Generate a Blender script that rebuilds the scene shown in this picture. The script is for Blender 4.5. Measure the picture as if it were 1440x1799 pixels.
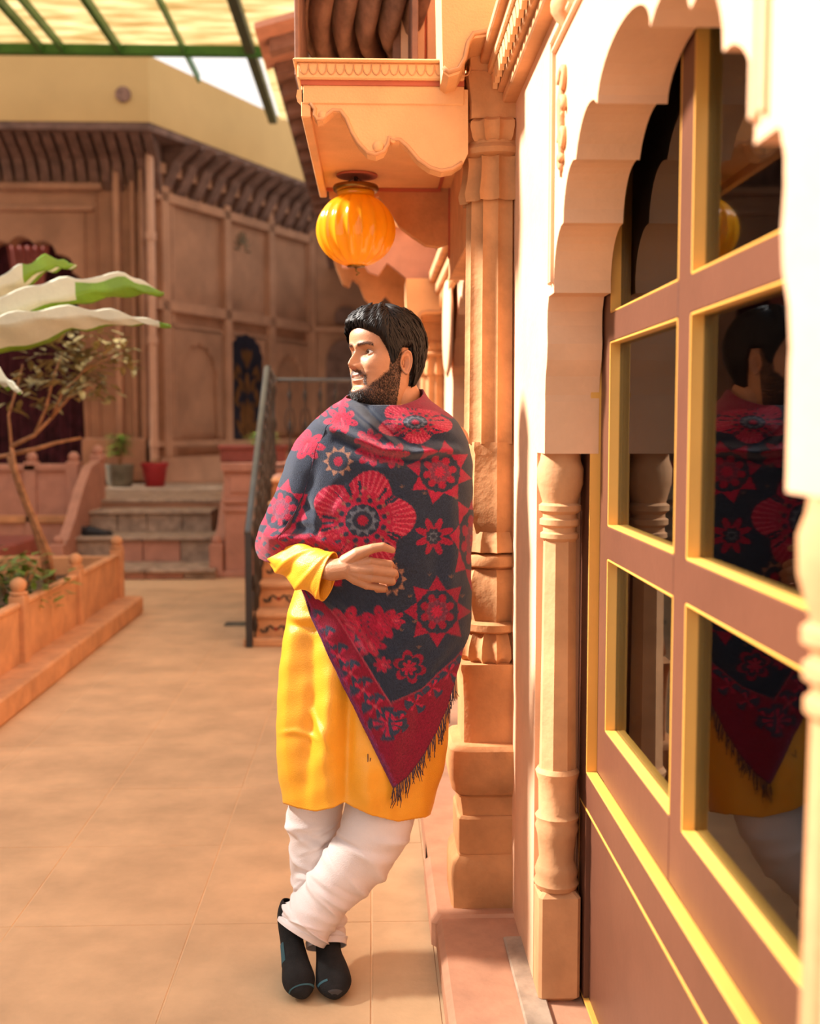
import bpy, bmesh, math, random
import numpy as np
from mathutils import Vector, Matrix, noise as mnoise
random.seed(7); PI = math.pi
for o in list(bpy.data.objects): bpy.data.objects.remove(o)
SC = bpy.context.scene; COL = SC.collection
# ---------------------------------------------------------------- camera
F = 2000.0; VPX, VPY = 655.0, 750.0; CAM = Vector((0, 0, 1.42))
pitch = math.atan((900 - VPY) / F); yaw = math.atan((720 - VPX) * math.cos(pitch) / F)
cd = bpy.data.cameras.new('camera'); cam = bpy.data.objects.new('camera', cd); COL.objects.link(cam)
cam.location = CAM; cam.rotation_euler = (PI / 2 - pitch, 0, -yaw)
cd.sensor_fit = 'HORIZONTAL'; cd.sensor_width = 36; cd.lens = 36 * F / 1440; cd.clip_start = .05
cd.dof.use_dof = True; cd.dof.focus_distance = 2.9; cd.dof.aperture_fstop = 3.2
SC.camera = cam
RM = cam.rotation_euler.to_matrix()
# ---------------------------------------------------------------- sky, sun, exposure
w = bpy.data.worlds.new('sky'); SC.world = w; w.use_nodes = True
wn = w.node_tree.nodes; wl = w.node_tree.links; bg = wn['Background']
tc = wn.new('ShaderNodeTexCoord'); sp = wn.new('ShaderNodeSeparateXYZ'); rp = wn.new('ShaderNodeValToRGB')
wl.new(tc.outputs['Generated'], sp.inputs[0]); wl.new(sp.outputs['Z'], rp.inputs[0]); wl.new(rp.outputs[0], bg.inputs[0])
rp.color_ramp.elements[0].color = (1.0, .91, .81, 1); rp.color_ramp.elements[1].color = (.93, .93, 1.0, 1)
bg.inputs[1].default_value = 1.25
sd = bpy.data.lights.new('sun', 'SUN'); sd.energy = 14; sd.angle = math.radians(9); sd.color = (1, .93, .85)
sun = bpy.data.objects.new('sun', sd); COL.objects.link(sun)
SUNV = Vector((-.80, .16, .63)).normalized()
sun.rotation_euler = SUNV.to_track_quat('Z', 'Y').to_euler(); sun.location = (-4, 2, 9)
SC.view_settings.view_transform = 'Standard'; SC.view_settings.look = 'None'
SC.view_settings.gamma = 1; SC.view_settings.use_curve_mapping = False; SC.view_settings.exposure = .12
# ---------------------------------------------------------------- helpers
def ray(u, v):
    return RM @ Vector(((u - 720) / F, (900 - v) / F, -1))
def px(u, v, Y):                      # point of the plane y = Y
    d = ray(u, v); return CAM + d * (Y / d.y)
def pX(u, v, X):                      # point of the plane x = X
    d = ray(u, v); return CAM + d * (X / d.x)
def pz(u, v, z=0):
    d = ray(u, v); return CAM + d * ((z - CAM.z) / d.z)
def tag(o, label=None, cat=None, group=None, kind=None):
    if label: o['label'] = label
    if cat: o['category'] = cat
    if group: o['group'] = group
    if kind: o['kind'] = kind
    return o
def empty(name, loc=(0, 0, 0), label=None, cat=None, group=None, kind=None, rz=0):
    o = bpy.data.objects.new(name, None); COL.objects.link(o); o.location = loc; o.rotation_euler.z = rz
    o.empty_display_size = .1
    return tag(o, label, cat, group, kind)
class MB:
    def __init__(s): s.v = []; s.f = []; s.c = []
    def add(s, vs, fs):
        n = len(s.v); s.v += [tuple(p) for p in vs]; s.f += [tuple(i + n for i in f) for f in fs]; return s
    def box(s, a, b, bev=0):
        x0, y0, z0 = [min(a[i], b[i]) for i in range(3)]; x1, y1, z1 = [max(a[i], b[i]) for i in range(3)]
        if not bev:
            return s.add([(x0,y0,z0),(x1,y0,z0),(x1,y1,z0),(x0,y1,z0),(x0,y0,z1),(x1,y0,z1),(x1,y1,z1),(x0,y1,z1)],
                         [(0,3,2,1),(4,5,6,7),(0,1,5,4),(1,2,6,5),(2,3,7,6),(3,0,4,7)])
        b_ = min(bev, (x1-x0)/2.1, (y1-y0)/2.1, (z1-z0)/2.1); vs = []
        for z, i in ((z0, b_), (z0 + b_, 0), (z1 - b_, 0), (z1, b_)):
            q = b_ - i if i == 0 else b_
            k = b_ * .6
            X0, X1, Y0, Y1 = x0 + (i), x1 - i, y0 + i, y1 - i
            vs += [(X0+k,Y0,z),(X1-k,Y0,z),(X1,Y0+k,z),(X1,Y1-k,z),(X1-k,Y1,z),(X0+k,Y1,z),(X0,Y1-k,z),(X0,Y0+k,z)]
        fs = [tuple(range(7, -1, -1)), tuple(range(24, 32))]
        for r in range(3):
            for j in range(8):
                fs.append((r*8+j, r*8+(j+1)%8, r*8+8+(j+1)%8, r*8+8+j))
        return s.add(vs, fs)
    def prism(s, pts, off):           # planar polygon pts (3D) extruded by vector off
        n = len(pts); off = Vector(off); P = [Vector(p) for p in pts]
        s.add(P + [p + off for p in P], [tuple(range(n)), tuple(range(2*n-1, n-1, -1))] +
              [(i, (i+1) % n, n + (i+1) % n, n + i) for i in range(n)]); return s
    def lathe(s, prof, c, seg=24, mod=None, cap=True, axis=None):
        c = Vector(c); vs = []
        for r, z in prof:
            for j in range(seg):
                a = 2*PI*j/seg; m = mod(a, z) if mod else 1
                p = Vector((r*m*math.cos(a), r*m*math.sin(a), z))
                if axis: p = axis @ p
                vs.append(c + p)
        n = len(prof); fs = [(i*seg+j, i*seg+(j+1)%seg, (i+1)*seg+(j+1)%seg, (i+1)*seg+j) for i in range(n-1) for j in range(seg)]
        if cap: fs += [tuple(range(seg-1, -1, -1)), tuple(range((n-1)*seg, n*seg))]
        return s.add(vs, fs)
    def tube(s, pts, rad, seg=8, flat=1.0, up=None):
        P = [Vector(p) for p in pts]; n = len(P); R = rad if hasattr(rad, '__len__') else [rad]*n
        vs = []; prev = None
        for i in range(n):
            t = (P[min(i+1, n-1)] - P[max(i-1, 0)])
            t = t.normalized() if t.length > 1e-9 else Vector((0,0,1))
            if prev is None:
                u_ = Vector(up) if up else (Vector((0,0,1)) if abs(t.z) < .9 else Vector((1,0,0)))
            else: u_ = prev
            u_ = (u_ - t * u_.dot(t)).normalized(); w_ = t.cross(u_); prev = u_
            for j in range(seg):
                a = 2*PI*j/seg; vs.append(P[i] + u_*math.cos(a)*R[i]*flat + w_*math.sin(a)*R[i])
        fs = [(i*seg+j, i*seg+(j+1)%seg, (i+1)*seg+(j+1)%seg, (i+1)*seg+j) for i in range(n-1) for j in range(seg)]
        fs += [tuple(range(seg-1, -1, -1)), tuple(range((n-1)*seg, n*seg))]
        return s.add(vs, fs)
    def ball(s, c, r, seg=12, rings=8, sc=(1,1,1)):
        prof = [(max(1e-4, math.sin(PI*i/rings))*r, -math.cos(PI*i/rings)*r) for i in range(rings+1)]
        c = Vector(c); n0 = len(s.v); s.lathe(prof, (0,0,0), seg)
        s.v[n0:] = [(c.x+p[0]*sc[0], c.y+p[1]*sc[1], c.z+p[2]*sc[2]) for p in s.v[n0:]]; return s
    def grid(s, pts, closed=False):   # rows of points
        m = len(pts[0]); vs = [p for r in pts for p in r]; k = m if closed else m-1
        return s.add(vs, [(i*m+j, i*m+(j+1)%m, (i+1)*m+(j+1)%m, (i+1)*m+j) for i in range(len(pts)-1) for j in range(k)])
    def build(s, name, mat, parent=None, smooth=False, label=None, cat=None, group=None, kind=None, xf=None):
        me = bpy.data.meshes.new(name)
        vs = s.v if xf is None else [xf @ Vector(p) for p in s.v]
        me.from_pydata(vs, [], s.f)
        bm = bmesh.new(); bm.from_mesh(me); bmesh.ops.recalc_face_normals(bm, faces=bm.faces); bm.to_mesh(me); bm.free()
        me.materials.append(mat)
        if smooth: me.shade_smooth() if smooth is True else me.set_sharp_from_angle(angle=math.radians(smooth))
        o = bpy.data.objects.new(name, me); COL.objects.link(o)
        if parent: o.parent = parent
        return tag(o, label, cat, group, kind)
def auto(o, ang=40):
    o.data.shade_smooth(); o.data.set_sharp_from_angle(angle=math.radians(ang)); return o
def ctree(o, parent=None, off=(0,0,0)):
    c = o.copy(); COL.objects.link(c)
    if parent: c.parent = parent
    else: c.location = o.location + Vector(off)
    for ch in list(o.children): ctree(ch, c)
    return c
# ---------------------------------------------------------------- materials
def mat(name, col, rough=.8, var=.12, scale=6, bump=.15, bscale=60, metal=0, spec=.3, col2=None, stain=0, attr=None, sheen=0):
    m = bpy.data.materials.new(name); m.use_nodes = True; n = m.node_tree.nodes; l = m.node_tree.links
    b = n['Principled BSDF']; b.inputs['Roughness'].default_value = rough; b.inputs['Metallic'].default_value = metal
    b.inputs['Specular IOR Level'].default_value = spec
    if sheen: b.inputs['Sheen Weight'].default_value = sheen
    g = n.new('ShaderNodeNewGeometry'); t = n.new('ShaderNodeTexNoise'); t.inputs['Scale'].default_value = scale
    t.inputs['Detail'].default_value = 5; t.inputs['Roughness'].default_value = .6; l.new(g.outputs['Position'], t.inputs['Vector'])
    r = n.new('ShaderNodeValToRGB'); l.new(t.outputs[0], r.inputs[0])
    c2 = col2 or tuple(c * (1 - var * 2.2) for c in col)
    r.color_ramp.elements[0].position = .32; r.color_ramp.elements[1].position = .66
    r.color_ramp.elements[0].color = (*c2, 1); r.color_ramp.elements[1].color = (*[min(1, c*(1+var*.6)) for c in col], 1)
    out = r.outputs[0]
    if attr:
        a = n.new('ShaderNodeAttribute'); a.attribute_name = attr; mx = n.new('ShaderNodeMix'); mx.data_type = 'RGBA'; mx.blend_type = 'MULTIPLY'
        mx.inputs[0].default_value = 1; l.new(r.outputs[0], mx.inputs[6]); l.new(a.outputs['Color'], mx.inputs[7]); out = mx.outputs[2]
    if stain:
        t2 = n.new('ShaderNodeTexNoise'); t2.inputs['Scale'].default_value = 1.7; t2.inputs['Detail'].default_value = 7; l.new(g.outputs['Position'], t2.inputs['Vector'])
        r2 = n.new('ShaderNodeValToRGB'); r2.color_ramp.elements[0].position = .45; r2.color_ramp.elements[1].position = .75
        l.new(t2.outputs[0], r2.inputs[0]); mm = n.new('ShaderNodeMath'); mm.operation = 'MULTIPLY'; mm.inputs[1].default_value = stain; l.new(r2.outputs[0], mm.inputs[0])
        mx = n.new('ShaderNodeMix'); mx.data_type = 'RGBA'; l.new(mm.outputs[0], mx.inputs[0]); l.new(out, mx.inputs[6]); mx.inputs[7].default_value = (*[c*.55 for c in col], 1); out = mx.outputs[2]
    l.new(out, b.inputs['Base Color'])
    if bump:
        t3 = n.new('ShaderNodeTexNoise'); t3.inputs['Scale'].default_value = bscale; t3.inputs['Detail'].default_value = 4; l.new(g.outputs['Position'], t3.inputs['Vector'])
        bp = n.new('ShaderNodeBump'); bp.inputs['Strength'].default_value = bump; bp.inputs['Distance'].default_value = .01; l.new(t3.outputs[0], bp.inputs['Height']); l.new(bp.outputs[0], b.inputs['Normal'])
    return m
M = {}
M['sand'] = mat('sandstone', (.68, .34, .155), stain=.2)
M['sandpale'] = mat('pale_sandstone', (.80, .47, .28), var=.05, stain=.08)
M['pillar'] = mat('carved_sandstone', (.60, .28, .112), var=.16, stain=.25, bump=.3, bscale=45)
M['porch'] = mat('porch_sandstone', (.80, .43, .19), var=.06, bscale=160, bump=.25)
M['floor'] = mat('floor_stone', (.70, .46, .25), var=.10, scale=3.5, bump=.08, rough=.62, stain=.3)
M['joint'] = mat('joint_mortar', (.74, .5, .28), var=.05)
M['red'] = mat('red_ochre_paint', (.48, .12, .06), var=.08)
M['plinth'] = mat('plinth_stone', (.58, .29, .17), var=.12, stain=.3)
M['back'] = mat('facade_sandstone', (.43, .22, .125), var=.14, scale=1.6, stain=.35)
M['backd'] = mat('facade_trim_stone', (.46, .24, .14), var=.12, scale=2)
M['pink'] = mat('pink_stone', (.55, .27, .18), var=.1, stain=.2)
M['step'] = mat('weathered_step_stone', (.46, .33, .23), var=.2, scale=9, stain=.35)
M['mustard'] = mat('mustard_plaster', (.60, .38, .15), var=.04, scale=1, bump=.03)
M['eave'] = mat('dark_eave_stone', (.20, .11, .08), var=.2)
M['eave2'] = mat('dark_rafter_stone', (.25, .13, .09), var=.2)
M['green'] = mat('green_painted_steel', (.05, .17, .03), rough=.45, var=.1)
M['greend'] = mat('dark_green_painted_steel', (.075, .085, .03), rough=.5, var=.15)
M['pipe'] = mat('pink_painted_pipe', (.62, .36, .24), var=.05, rough=.5)
M['iron'] = mat('black_iron', (.025, .022, .02), rough=.35, spec=.5, var=.1, bump=.05)
M['gold'] = mat('gold_paint', (.15, .065, .02), rough=.45, var=.2)
M['navyg'] = mat('dark_navy_board', (.013, .017, .03), rough=.4, var=.2)
M['maroon'] = mat('maroon_curtain_cloth', (.07, .013, .02), rough=.9, var=.3)
M['pinkcloth'] = mat('pink_curtain_cloth', (.38, .12, .10), rough=.9, var=.1)
M['brown'] = mat('brown_painted_wood', (.125, .045, .024), rough=.42, var=.06, scale=4, bump=.05, spec=.4)
M['bead'] = mat('yellow_painted_bead', (.78, .39, .075), rough=.35, var=.04, bump=.02, spec=.5)
M['leaf'] = mat('green_leaf', (.16, .26, .03), rough=.4, var=.25, scale=9, spec=.5)
M['banana'] = mat('banana_leaf', (.17, .33, .015), rough=.35, var=.15, scale=5, spec=.5)
M['bananau'] = mat('waxy_leaf_underside', (.62, .62, .46), rough=.45, var=.08, scale=5, spec=.4)
M['olive'] = mat('olive_leaf', (.32, .26, .10), rough=.6, var=.3, scale=9)
M['bark'] = mat('pale_bark', (.42, .2, .09), var=.2, scale=20)
M['soil'] = mat('dark_soil', (.12, .075, .04), var=.3, scale=12, bump=.6)
M['redpot'] = mat('crimson_plastic', (.40, .03, .035), rough=.45, var=.08)
M['greypot'] = mat('grey_green_pot', (.19, .17, .12), rough=.8, var=.2)
M['shoe'] = mat('black_shoe_leather', (.018, .016, .016), rough=.45)
M['trough'] = mat('red_terracotta', (.30, .085, .06), var=.12)
M['tile'] = mat('brown_clay_tile', (.30, .16, .11), var=.25, scale=12, stain=.4)
M['skin'] = None
# ================================================================ floor
WX = .38                                # face of the right hand wall
b = MB(); b.box((-8, -1.0, -.12), (.5, 12.3, -.003))
floor = b.build('floor', M['joint'], kind='structure')
xs = [.165] + [-.007 - .512*k for k in range(13)]; ys = [-.5 + 3.68 - .62*5 + .62*k for k in range(-1, 17)]
sl = None
for i in range(len(xs)-1):
    for j in range(len(ys)-1):
        x1, x0 = xs[i]-.0025, xs[i+1]+.0025; y0, y1 = ys[j]+.0025, min(ys[j+1], 10.6)-.0025
        if y0 > 10.5 or y1 < 0: continue
        if x1 < -4.8: continue
        q = MB(); dz = random.uniform(-.0015, 0); q.box((x0, y0, -.02), (x1, y1, dz), .0015)
        q.build('slab', M['floor'], floor)
# plinth under the wall
b = MB(); b.box((.168, -.5, 0), (.75, 3.62, .09), .015)
pl = b.build('trim_1', M['plinth'], kind='structure')
auto(pl, 30)
b = MB(); b.box((.155, 2.98, 0), (.45, 3.45, .098), .018); o = b.build('plinth_block', M['plinth'], pl)
b = MB(); b.box((.335, 1.0, .09), (.40, 2.86, .1), .004); b.build('threshold_strip', M['step'], pl)
# ================================================================ cusped arch wall
YC = 1.775
cusps = [(.725, 1.475), (.63, 1.70), (.52, 1.825), (.385, 1.918), (.185, 1.965)]
def foil(p, q, sag, n=9):
    (x0, z0), (x1, z1) = p, q; L = math.hypot(x1-x0, z1-z0); nx, nz = (z1-z0)/L, -(x1-x0)/L
    if nx < 0: nx, nz = -nx, -nz
    if abs(nx) < .5 and nz < 0: nx, nz = -nx, -nz
    out = []
    for i in range(n):
        t = i/n; s_ = math.sin(PI*t)**.7 * sag
        out.append((x0 + (x1-x0)*t + nx*s_, z0 + (z1-z0)*t + nz*s_))
    return out
half = [(.725, 1.36), (.728, 1.42), (.735, 1.46)]
# lower S-shaped foil then round foils
half = [(.74, 1.36), (.74, 1.475)]
n0 = [(.74 - .0*t, 1.475) for t in (0,)]
S = [(.742, 1.49), (.735, 1.53), (.718, 1.565), (.712, 1.60), (.718, 1.64), (.716, 1.67), (.70, 1.70)]
half += S + [(.665, 1.70)]
for k in range(1, len(cusps)-1): half += foil(cusps[k], cusps[k+1], .042)
half += [(.185*math.cos(a), 1.965+.07*math.sin(a)) for a in [PI*i/16 for i in range(9)]]
def wall_bay(yc, y0, y1, name, parent=None, ztop=4.0, X0=WX, X1=.50, xoff=0):
    lo = [(yc+.855, .09), (yc+.855, 1.36)] + [(yc+a, z) for a, z in half]
    hi = [(yc-a, z) for a, z in reversed(half[:-1])] + [(yc-.855, 1.36), (yc-.855, .09)]
    poly = [(y1, .0), (y1, ztop), (y0, ztop), (y0, .0)] + [(yc-.855, 0)] + list(reversed(hi)) + list(reversed(lo)) + [(yc+.855, 0)]
    m = MB(); m.prism([(X0, y, z) for y, z in poly], (X1-X0, 0, 0))
    return m.build(name, M['sandpale'], parent, kind='structure' if not parent else None)
wr = wall_bay(YC, -.6, 3.3, 'wall_right')
# mouldings of the first bay, each a part of the wall
def rail_y(y0, y1, z0, z1, d, name, m, bev=.004):
    q = MB(); q.box((WX-d, y0, z0), (WX+.01, y1, z1), bev); return q.build(name, m, wr)
for k, zz in enumerate((2.19, 2.215)): rail_y(YC-.64 - k*.025, YC+.64+k*.025, zz, zz+.011, .009, 'spandrel_frame', M['sandpale'], .003)
for sgn in (-1, 1):
    for k in range(2):
        yy = YC + sgn*(.64 + k*.025); rail_y(yy-.0055, yy+.0055, 1.72, 2.2+k*.025, .009, 'spandrel_frame', M['sandpale'], .003)
rail_y(.2, 3.1, 2.275, 2.30, .035, 'cornice_moulding', M['sand'])
rail_y(.2, 3.1, 2.30, 2.345, .05, 'cornice_moulding', M['sand'])
rail_y(.2, 3.1, 2.345, 2.375, .075, 'cornice_moulding', M['porch'])
rail_y(.2, 3.1, 2.375, 2.40, .095, 'cornice_moulding', M['sand'])
bead_me = None
for k in range(44):                      # carved tongues on the cornice
    y = 3.08 - k*.052
    q = MB(); q.prism([(WX-.055, y, 2.343), (WX-.055, y-.04, 2.343), (WX-.052, y-.048, 2.318), (WX-.052, y-.03, 2.303), (WX-.052, y-.008, 2.31)], (-.012, 0, 0))
    q.build('tongue', M['porch'], wr)
for k in range(12):                      # hanging stone petals above the arch
    y = 2.28 - k*.118; zz = 2.275
    q = MB(); pr = []
    for i in range(7):
        t = i/6; r = [.05, .056, .056, .05, .038, .02, .003][i]; pr.append([Vector((WX + .0 - .03*math.sin(PI*min(1, t+.1)) * math.sin(a) - .002, y - r*math.cos(a), zz - .085*t)) for a in [PI*j/8 for j in range(9)]])
    q.grid(pr); q.build('lotus_petal', M['sand'], wr, smooth=True)
# spandrel ornament : curling leaves
def scroll_pts(cx, cz, r0, turns, n, dirn=1, a0=0):
    return [(cx + r0*(1-.8*i/n)*math.cos(a0+dirn*turns*2*PI*i/n), cz + r0*(1-.8*i/n)*math.sin(a0+dirn*turns*2*PI*i/n)) for i in range(n+1)]
for sgn in (-1, 1):
    q = MB(); yo = YC + sgn*.515
    for cx, cz, r, tr, d, a in ((0, 2.1, .03, 1.1, 1, 0), (.012, 2.04, .035, 1.0, -1, PI), (-.004, 1.985, .025, 1.1, 1, 0), (.02, 1.945, .018, 1, -1, PI)):
        pts = [Vector((WX-.004, yo + sgn*x, z)) for x, z in [(p[0]+cx, p[1]) for p in scroll_pts(0, cz, r, tr, 14, d, a)]]
        q.tube(pts, [.009*(1-.5*i/14) for i in range(15)], 6)
        q.ball((WX, yo+sgn*cx, cz), .013, 8, 6, (.8, 1, 1.3))
    q.tube([(WX, yo, 2.13), (WX-.002, yo+sgn*.02, 2.06), (WX-.002, yo, 1.99), (WX, yo+sgn*.03, 1.92)], [.006, .012, .012, .004], 6)
    q.build('leaf_carving', M['sand'], wr, smooth=True)
# ---------------------------------------------------------------- engaged columns at the arch
def engaged(y, parent, far=True):
    cx, cy = .425, y
    e = MB
    octm = lambda a, z: 1/math.cos(((a + PI/8) % (PI/4)) - PI/8)
    q = MB(); q.box((cx-.046, cy-.048, .09), (cx+.05, cy+.048, .35), .012); o = q.build('column_base', M['sand'], parent)
    q = MB(); q.lathe([(.047,.35),(.052,.362),(.047,.375),(.05,.39),(.045,.405),(.04,.42),(.044,.47),(.05,.495),(.046,.505),(.05,.52),(.042,.53),(.043,.60),(.048,.615),(.05,.625),(.044,.635)], (cx, cy, 0), 24, lambda a, z: octm(a,z)**.6)
    q.build('column_foot', M['sand'], parent, smooth=40)
    q = MB(); q.lathe([(.040,.63),(.037,.9),(.035,1.165)], (cx, cy, 0), 16, lambda a, z: octm(a, z)); q.build('column_shaft', M['sand'], parent)
    q = MB(); q.lathe([(.036,1.16),(.044,1.168),(.044,1.178),(.038,1.182),(.038,1.192),(.046,1.198),(.046,1.21),(.039,1.214),(.039,1.222),(.048,1.23),(.048,1.242),(.04,1.248),(.044,1.262),(.052,1.29),(.053,1.325),(.046,1.345),(.044,1.36)], (cx, cy, 0), 24)
    q.build('column_capital', M['sand'], parent, smooth=40)
engaged(YC+.80, wr); engaged(YC-.80, wr)
# stone blocks of the arch soffit (inner dark reveals keep the same stone)
# ================================================================ door_1 : glazed door in the arch
d1 = empty('door_1', (.5, YC, .09), kind='structure')
def dbox(name, y0, y1, z0, z1, x0, x1, m, bev=.002):
    q = MB(); q.box((x0, y0, z0), (x1, y1, z1), bev)
    q.v = [(p[0]-.5, p[1]-YC, p[2]-.09) for p in q.v]
    return q.build(name, m, d1)
XS, XF = .505, .482                      # sash face, frame face
yF0, yF1 = YC-.86, YC+.86
# outer frame
dbox('frame_stile', 2.52, 2.68, .09, 2.3, XF, .56, M['brown']); dbox('frame_stile', YC*2-2.68, YC*2-2.565, .09, 2.3, XF, .56, M['brown'])
dbox('frame_rail', YC*2-2.565, 2.52, .555, .635, XF, .56, M['brown'])
dbox('frame_rail', YC*2-2.565, 2.565, 2.25, 2.3, XF, .56, M['brown'])
def beads(y0, y1, z0, z1, xf, dep, t=.003, lip=.0005):
    dbox('bead', y1-t, y1, z0, z1, xf-lip, xf+dep, M['bead'], .001); dbox('bead', y0, y0+t, z0, z1, xf-lip, xf+dep, M['bead'], .001)
    dbox('bead', y0, y1, z0, z0+t, xf-lip, xf+dep, M['bead'], .001); dbox('bead', y0, y1, z1-t, z1, xf-lip, xf+dep, M['bead'], .001)
beads(YC*2-2.565, 2.52, .635, 2.25, XF, .024, .004)
beads(YC*2-2.60, 2.60, .10, .555, XF, .014, .006)
dbox('lower_panel', YC*2-2.6, 2.6, .10, .556, XF+.012, .55, M['brown'], .004)
# sash
A0, A1 = 1.22, 2.48; CM0, CM1 = 1.813, 1.888
dbox('sash_stile', A1-.05, 2.52, .64, 2.25, XS, .545, M['brown']); dbox('sash_stile', YC*2-2.56, A0+.05, .64, 2.25, XS, .545, M['brown'])
dbox('sash_stile', CM0, CM1, .64, 2.25, XS, .545, M['brown'])
rows = [(.755, 1.135), (1.205, 1.60), (1.66, 2.22)]
for z0, z1 in ((.64, .755), (1.135, 1.205), (1.60, 1.66), (2.22, 2.25)):
    dbox('sash_rail', CM1, A1-.05, z0, z1, XS-.001, .545, M['brown']); dbox('sash_rail', A0+.05, CM0, z0, z1, XS-.001, .545, M['brown'])
m = bpy.data.materials.new('window_glass'); m.use_nodes = True; n = m.node_tree.nodes; l = m.node_tree.links; n.clear()
ou = n.new('ShaderNodeOutputMaterial'); mx = n.new('ShaderNodeMixShader'); tr = n.new('ShaderNodeBsdfTransparent'); gl = n.new('ShaderNodeBsdfGlossy'); fr = n.new('ShaderNodeFresnel')
tr.inputs[0].default_value = (.62, .64, .66, 1); gl.inputs['Roughness'].default_value = .03; gl.inputs[0].default_value = (.62, .66, .7, 1); fr.inputs[0].default_value = 1.5
l.new(fr.outputs[0], mx.inputs[0]); l.new(tr.outputs[0], mx.inputs[1]); l.new(gl.outputs[0], mx.inputs[2]); l.new(mx.outputs[0], ou.inputs[0]); M['glass'] = m
for z0, z1 in rows:
    for y0, y1 in ((CM1, A1-.05), (A0+.05, CM0)):
        beads(y0, y1, z0, z1, XS, .024, .004)
        dbox('pane', y0+.003, y1-.003, z0+.003, z1-.003, .526, .529, M['glass'], 0)
# ---------------------------------------------------------------- room behind the door
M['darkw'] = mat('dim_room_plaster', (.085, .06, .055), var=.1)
M['mattress'] = mat('maroon_reflection_cloth', (.12, .012, .02), rough=.9, var=.35, scale=14)  # added bed cover, stands in for the shawl mirrored in the panes
M['orangecl'] = mat('orange_reflection_cloth', (.5, .14, .02), rough=.9, var=.2)  # added cushion, stands in for the kurta mirrored in the panes
M['wood'] = mat('dark_wood', (.09, .045, .03), rough=.5, var=.2)
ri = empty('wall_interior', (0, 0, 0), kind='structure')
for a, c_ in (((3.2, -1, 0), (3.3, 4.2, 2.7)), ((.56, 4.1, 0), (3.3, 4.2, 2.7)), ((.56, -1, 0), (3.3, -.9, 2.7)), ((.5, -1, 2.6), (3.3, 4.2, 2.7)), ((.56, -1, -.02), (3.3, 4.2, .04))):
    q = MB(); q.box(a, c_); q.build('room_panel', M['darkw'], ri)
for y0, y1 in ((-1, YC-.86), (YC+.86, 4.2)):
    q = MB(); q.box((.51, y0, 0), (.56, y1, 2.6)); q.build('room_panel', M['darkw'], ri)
bed = empty('bed', (1.5, 3.0, .04), 'added low bed with a maroon spread standing in for the shawl reflected in the door glass', 'bed')
q = MB(); q.box((-.75, -1.1, .18), (.9, .9, .34), .02); q.build('bed_frame', M['wood'], bed)
for sx in (-.7, .85):
    for sy in (-1.05, .85):
        q = MB(); q.lathe([(.03,0),(.04,.08),(.03,.18)], (sx, sy, 0), 8); q.build('leg', M['wood'], bed)
q = MB()
q.grid([[(-.74+1.62*i/20, -1.08+1.96*j/20, .46+.02*math.sin(i*.9)*math.cos(j*.7) - (.1 if i in (0,20) or j in (0,20) else 0)) for i in range(21)] for j in range(21)]); q.box((-.73,-1.07,.33),(.87,.87,.43),.02)
q.build('reflection_spread', M['mattress'], bed, smooth=40)
q = MB(); q.ball((1.35, 3.45, .65), .3, 20, 12, (1.0, .45, .62)); cu = q.build('cushion', M['orangecl'], smooth=True, label='added orange cushion standing in for the kurta reflected in the door glass', cat='cushion')
M['greencl'] = mat('green_tint_cloth', (.05, .16, .07), rough=.8, var=.4, scale=7)  # cloth added to give the panes a green cast
M['bluecl'] = mat('blue_tint_cloth', (.12, .14, .32), rough=.8, var=.4, scale=5)  # cloth added to give the upper panes a bluish cast
q = MB(); q.grid([[(.75 + 1.5*j/59, 3.75 + .03*math.sin(j*1.1), z) for j in range(60)] for z in (.9, 1.3, 1.78)])
q.build('tint_cloth', M['greencl'], smooth=True, label='dark green cloth added in the room to tint the door glass', cat='cloth')
q = MB(); q.grid([[(.75 + 1.5*j/59, 3.78 + .03*math.sin(j*.9), z) for j in range(60)] for z in (1.8, 2.1, 2.5)])
q.build('tint_cloth', M['bluecl'], smooth=True, label='blue-violet cloth added above the green one to tint the door glass', cat='cloth')
# ================================================================ far bays of the right wall
w2 = wall_bay(YC+2.95, 3.3, 6.2, 'wall_bay', wr, ztop=4.1)
for y in (YC+2.95+.8, YC+2.95-.8): engaged(y, wr)
w3 = wall_bay(YC+5.9, 6.2, 9.3, 'wall_bay', wr, ztop=4.1)
q = MB(); q.box((.50, 3.3, 0), (.56, 9.3, 4)); q.build('backing', M['darkw'], wr)
q = MB(); q.box((WX, 9.3, 0), (.56, 20.4, 4.1)); q.build('wall_length', M['back'], wr)
q = MB(); q.box((.168, 3.40, 0), (.45, 9.3, .0895)); q.build('kerb', M['plinth'], wr)
for k in range(26):
    y = 6.0 - k*.1
    q = MB(); q.prism([(WX-.02, y, 2.1), (WX-.02, y-.07, 2.1), (WX-.02, y-.035, 2.03)], (-.02, 0, 0)); q.build('tongue', M['porch'], wr)
q = MB(); q.box((WX-.06, 3.3, 2.1), (WX+.01, 6.05, 2.16), .006); q.box((WX-.09, 3.3, 2.16), (WX+.01, 6.05, 2.21), .006); q.build('cornice_moulding', M['sand'], wr)
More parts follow.
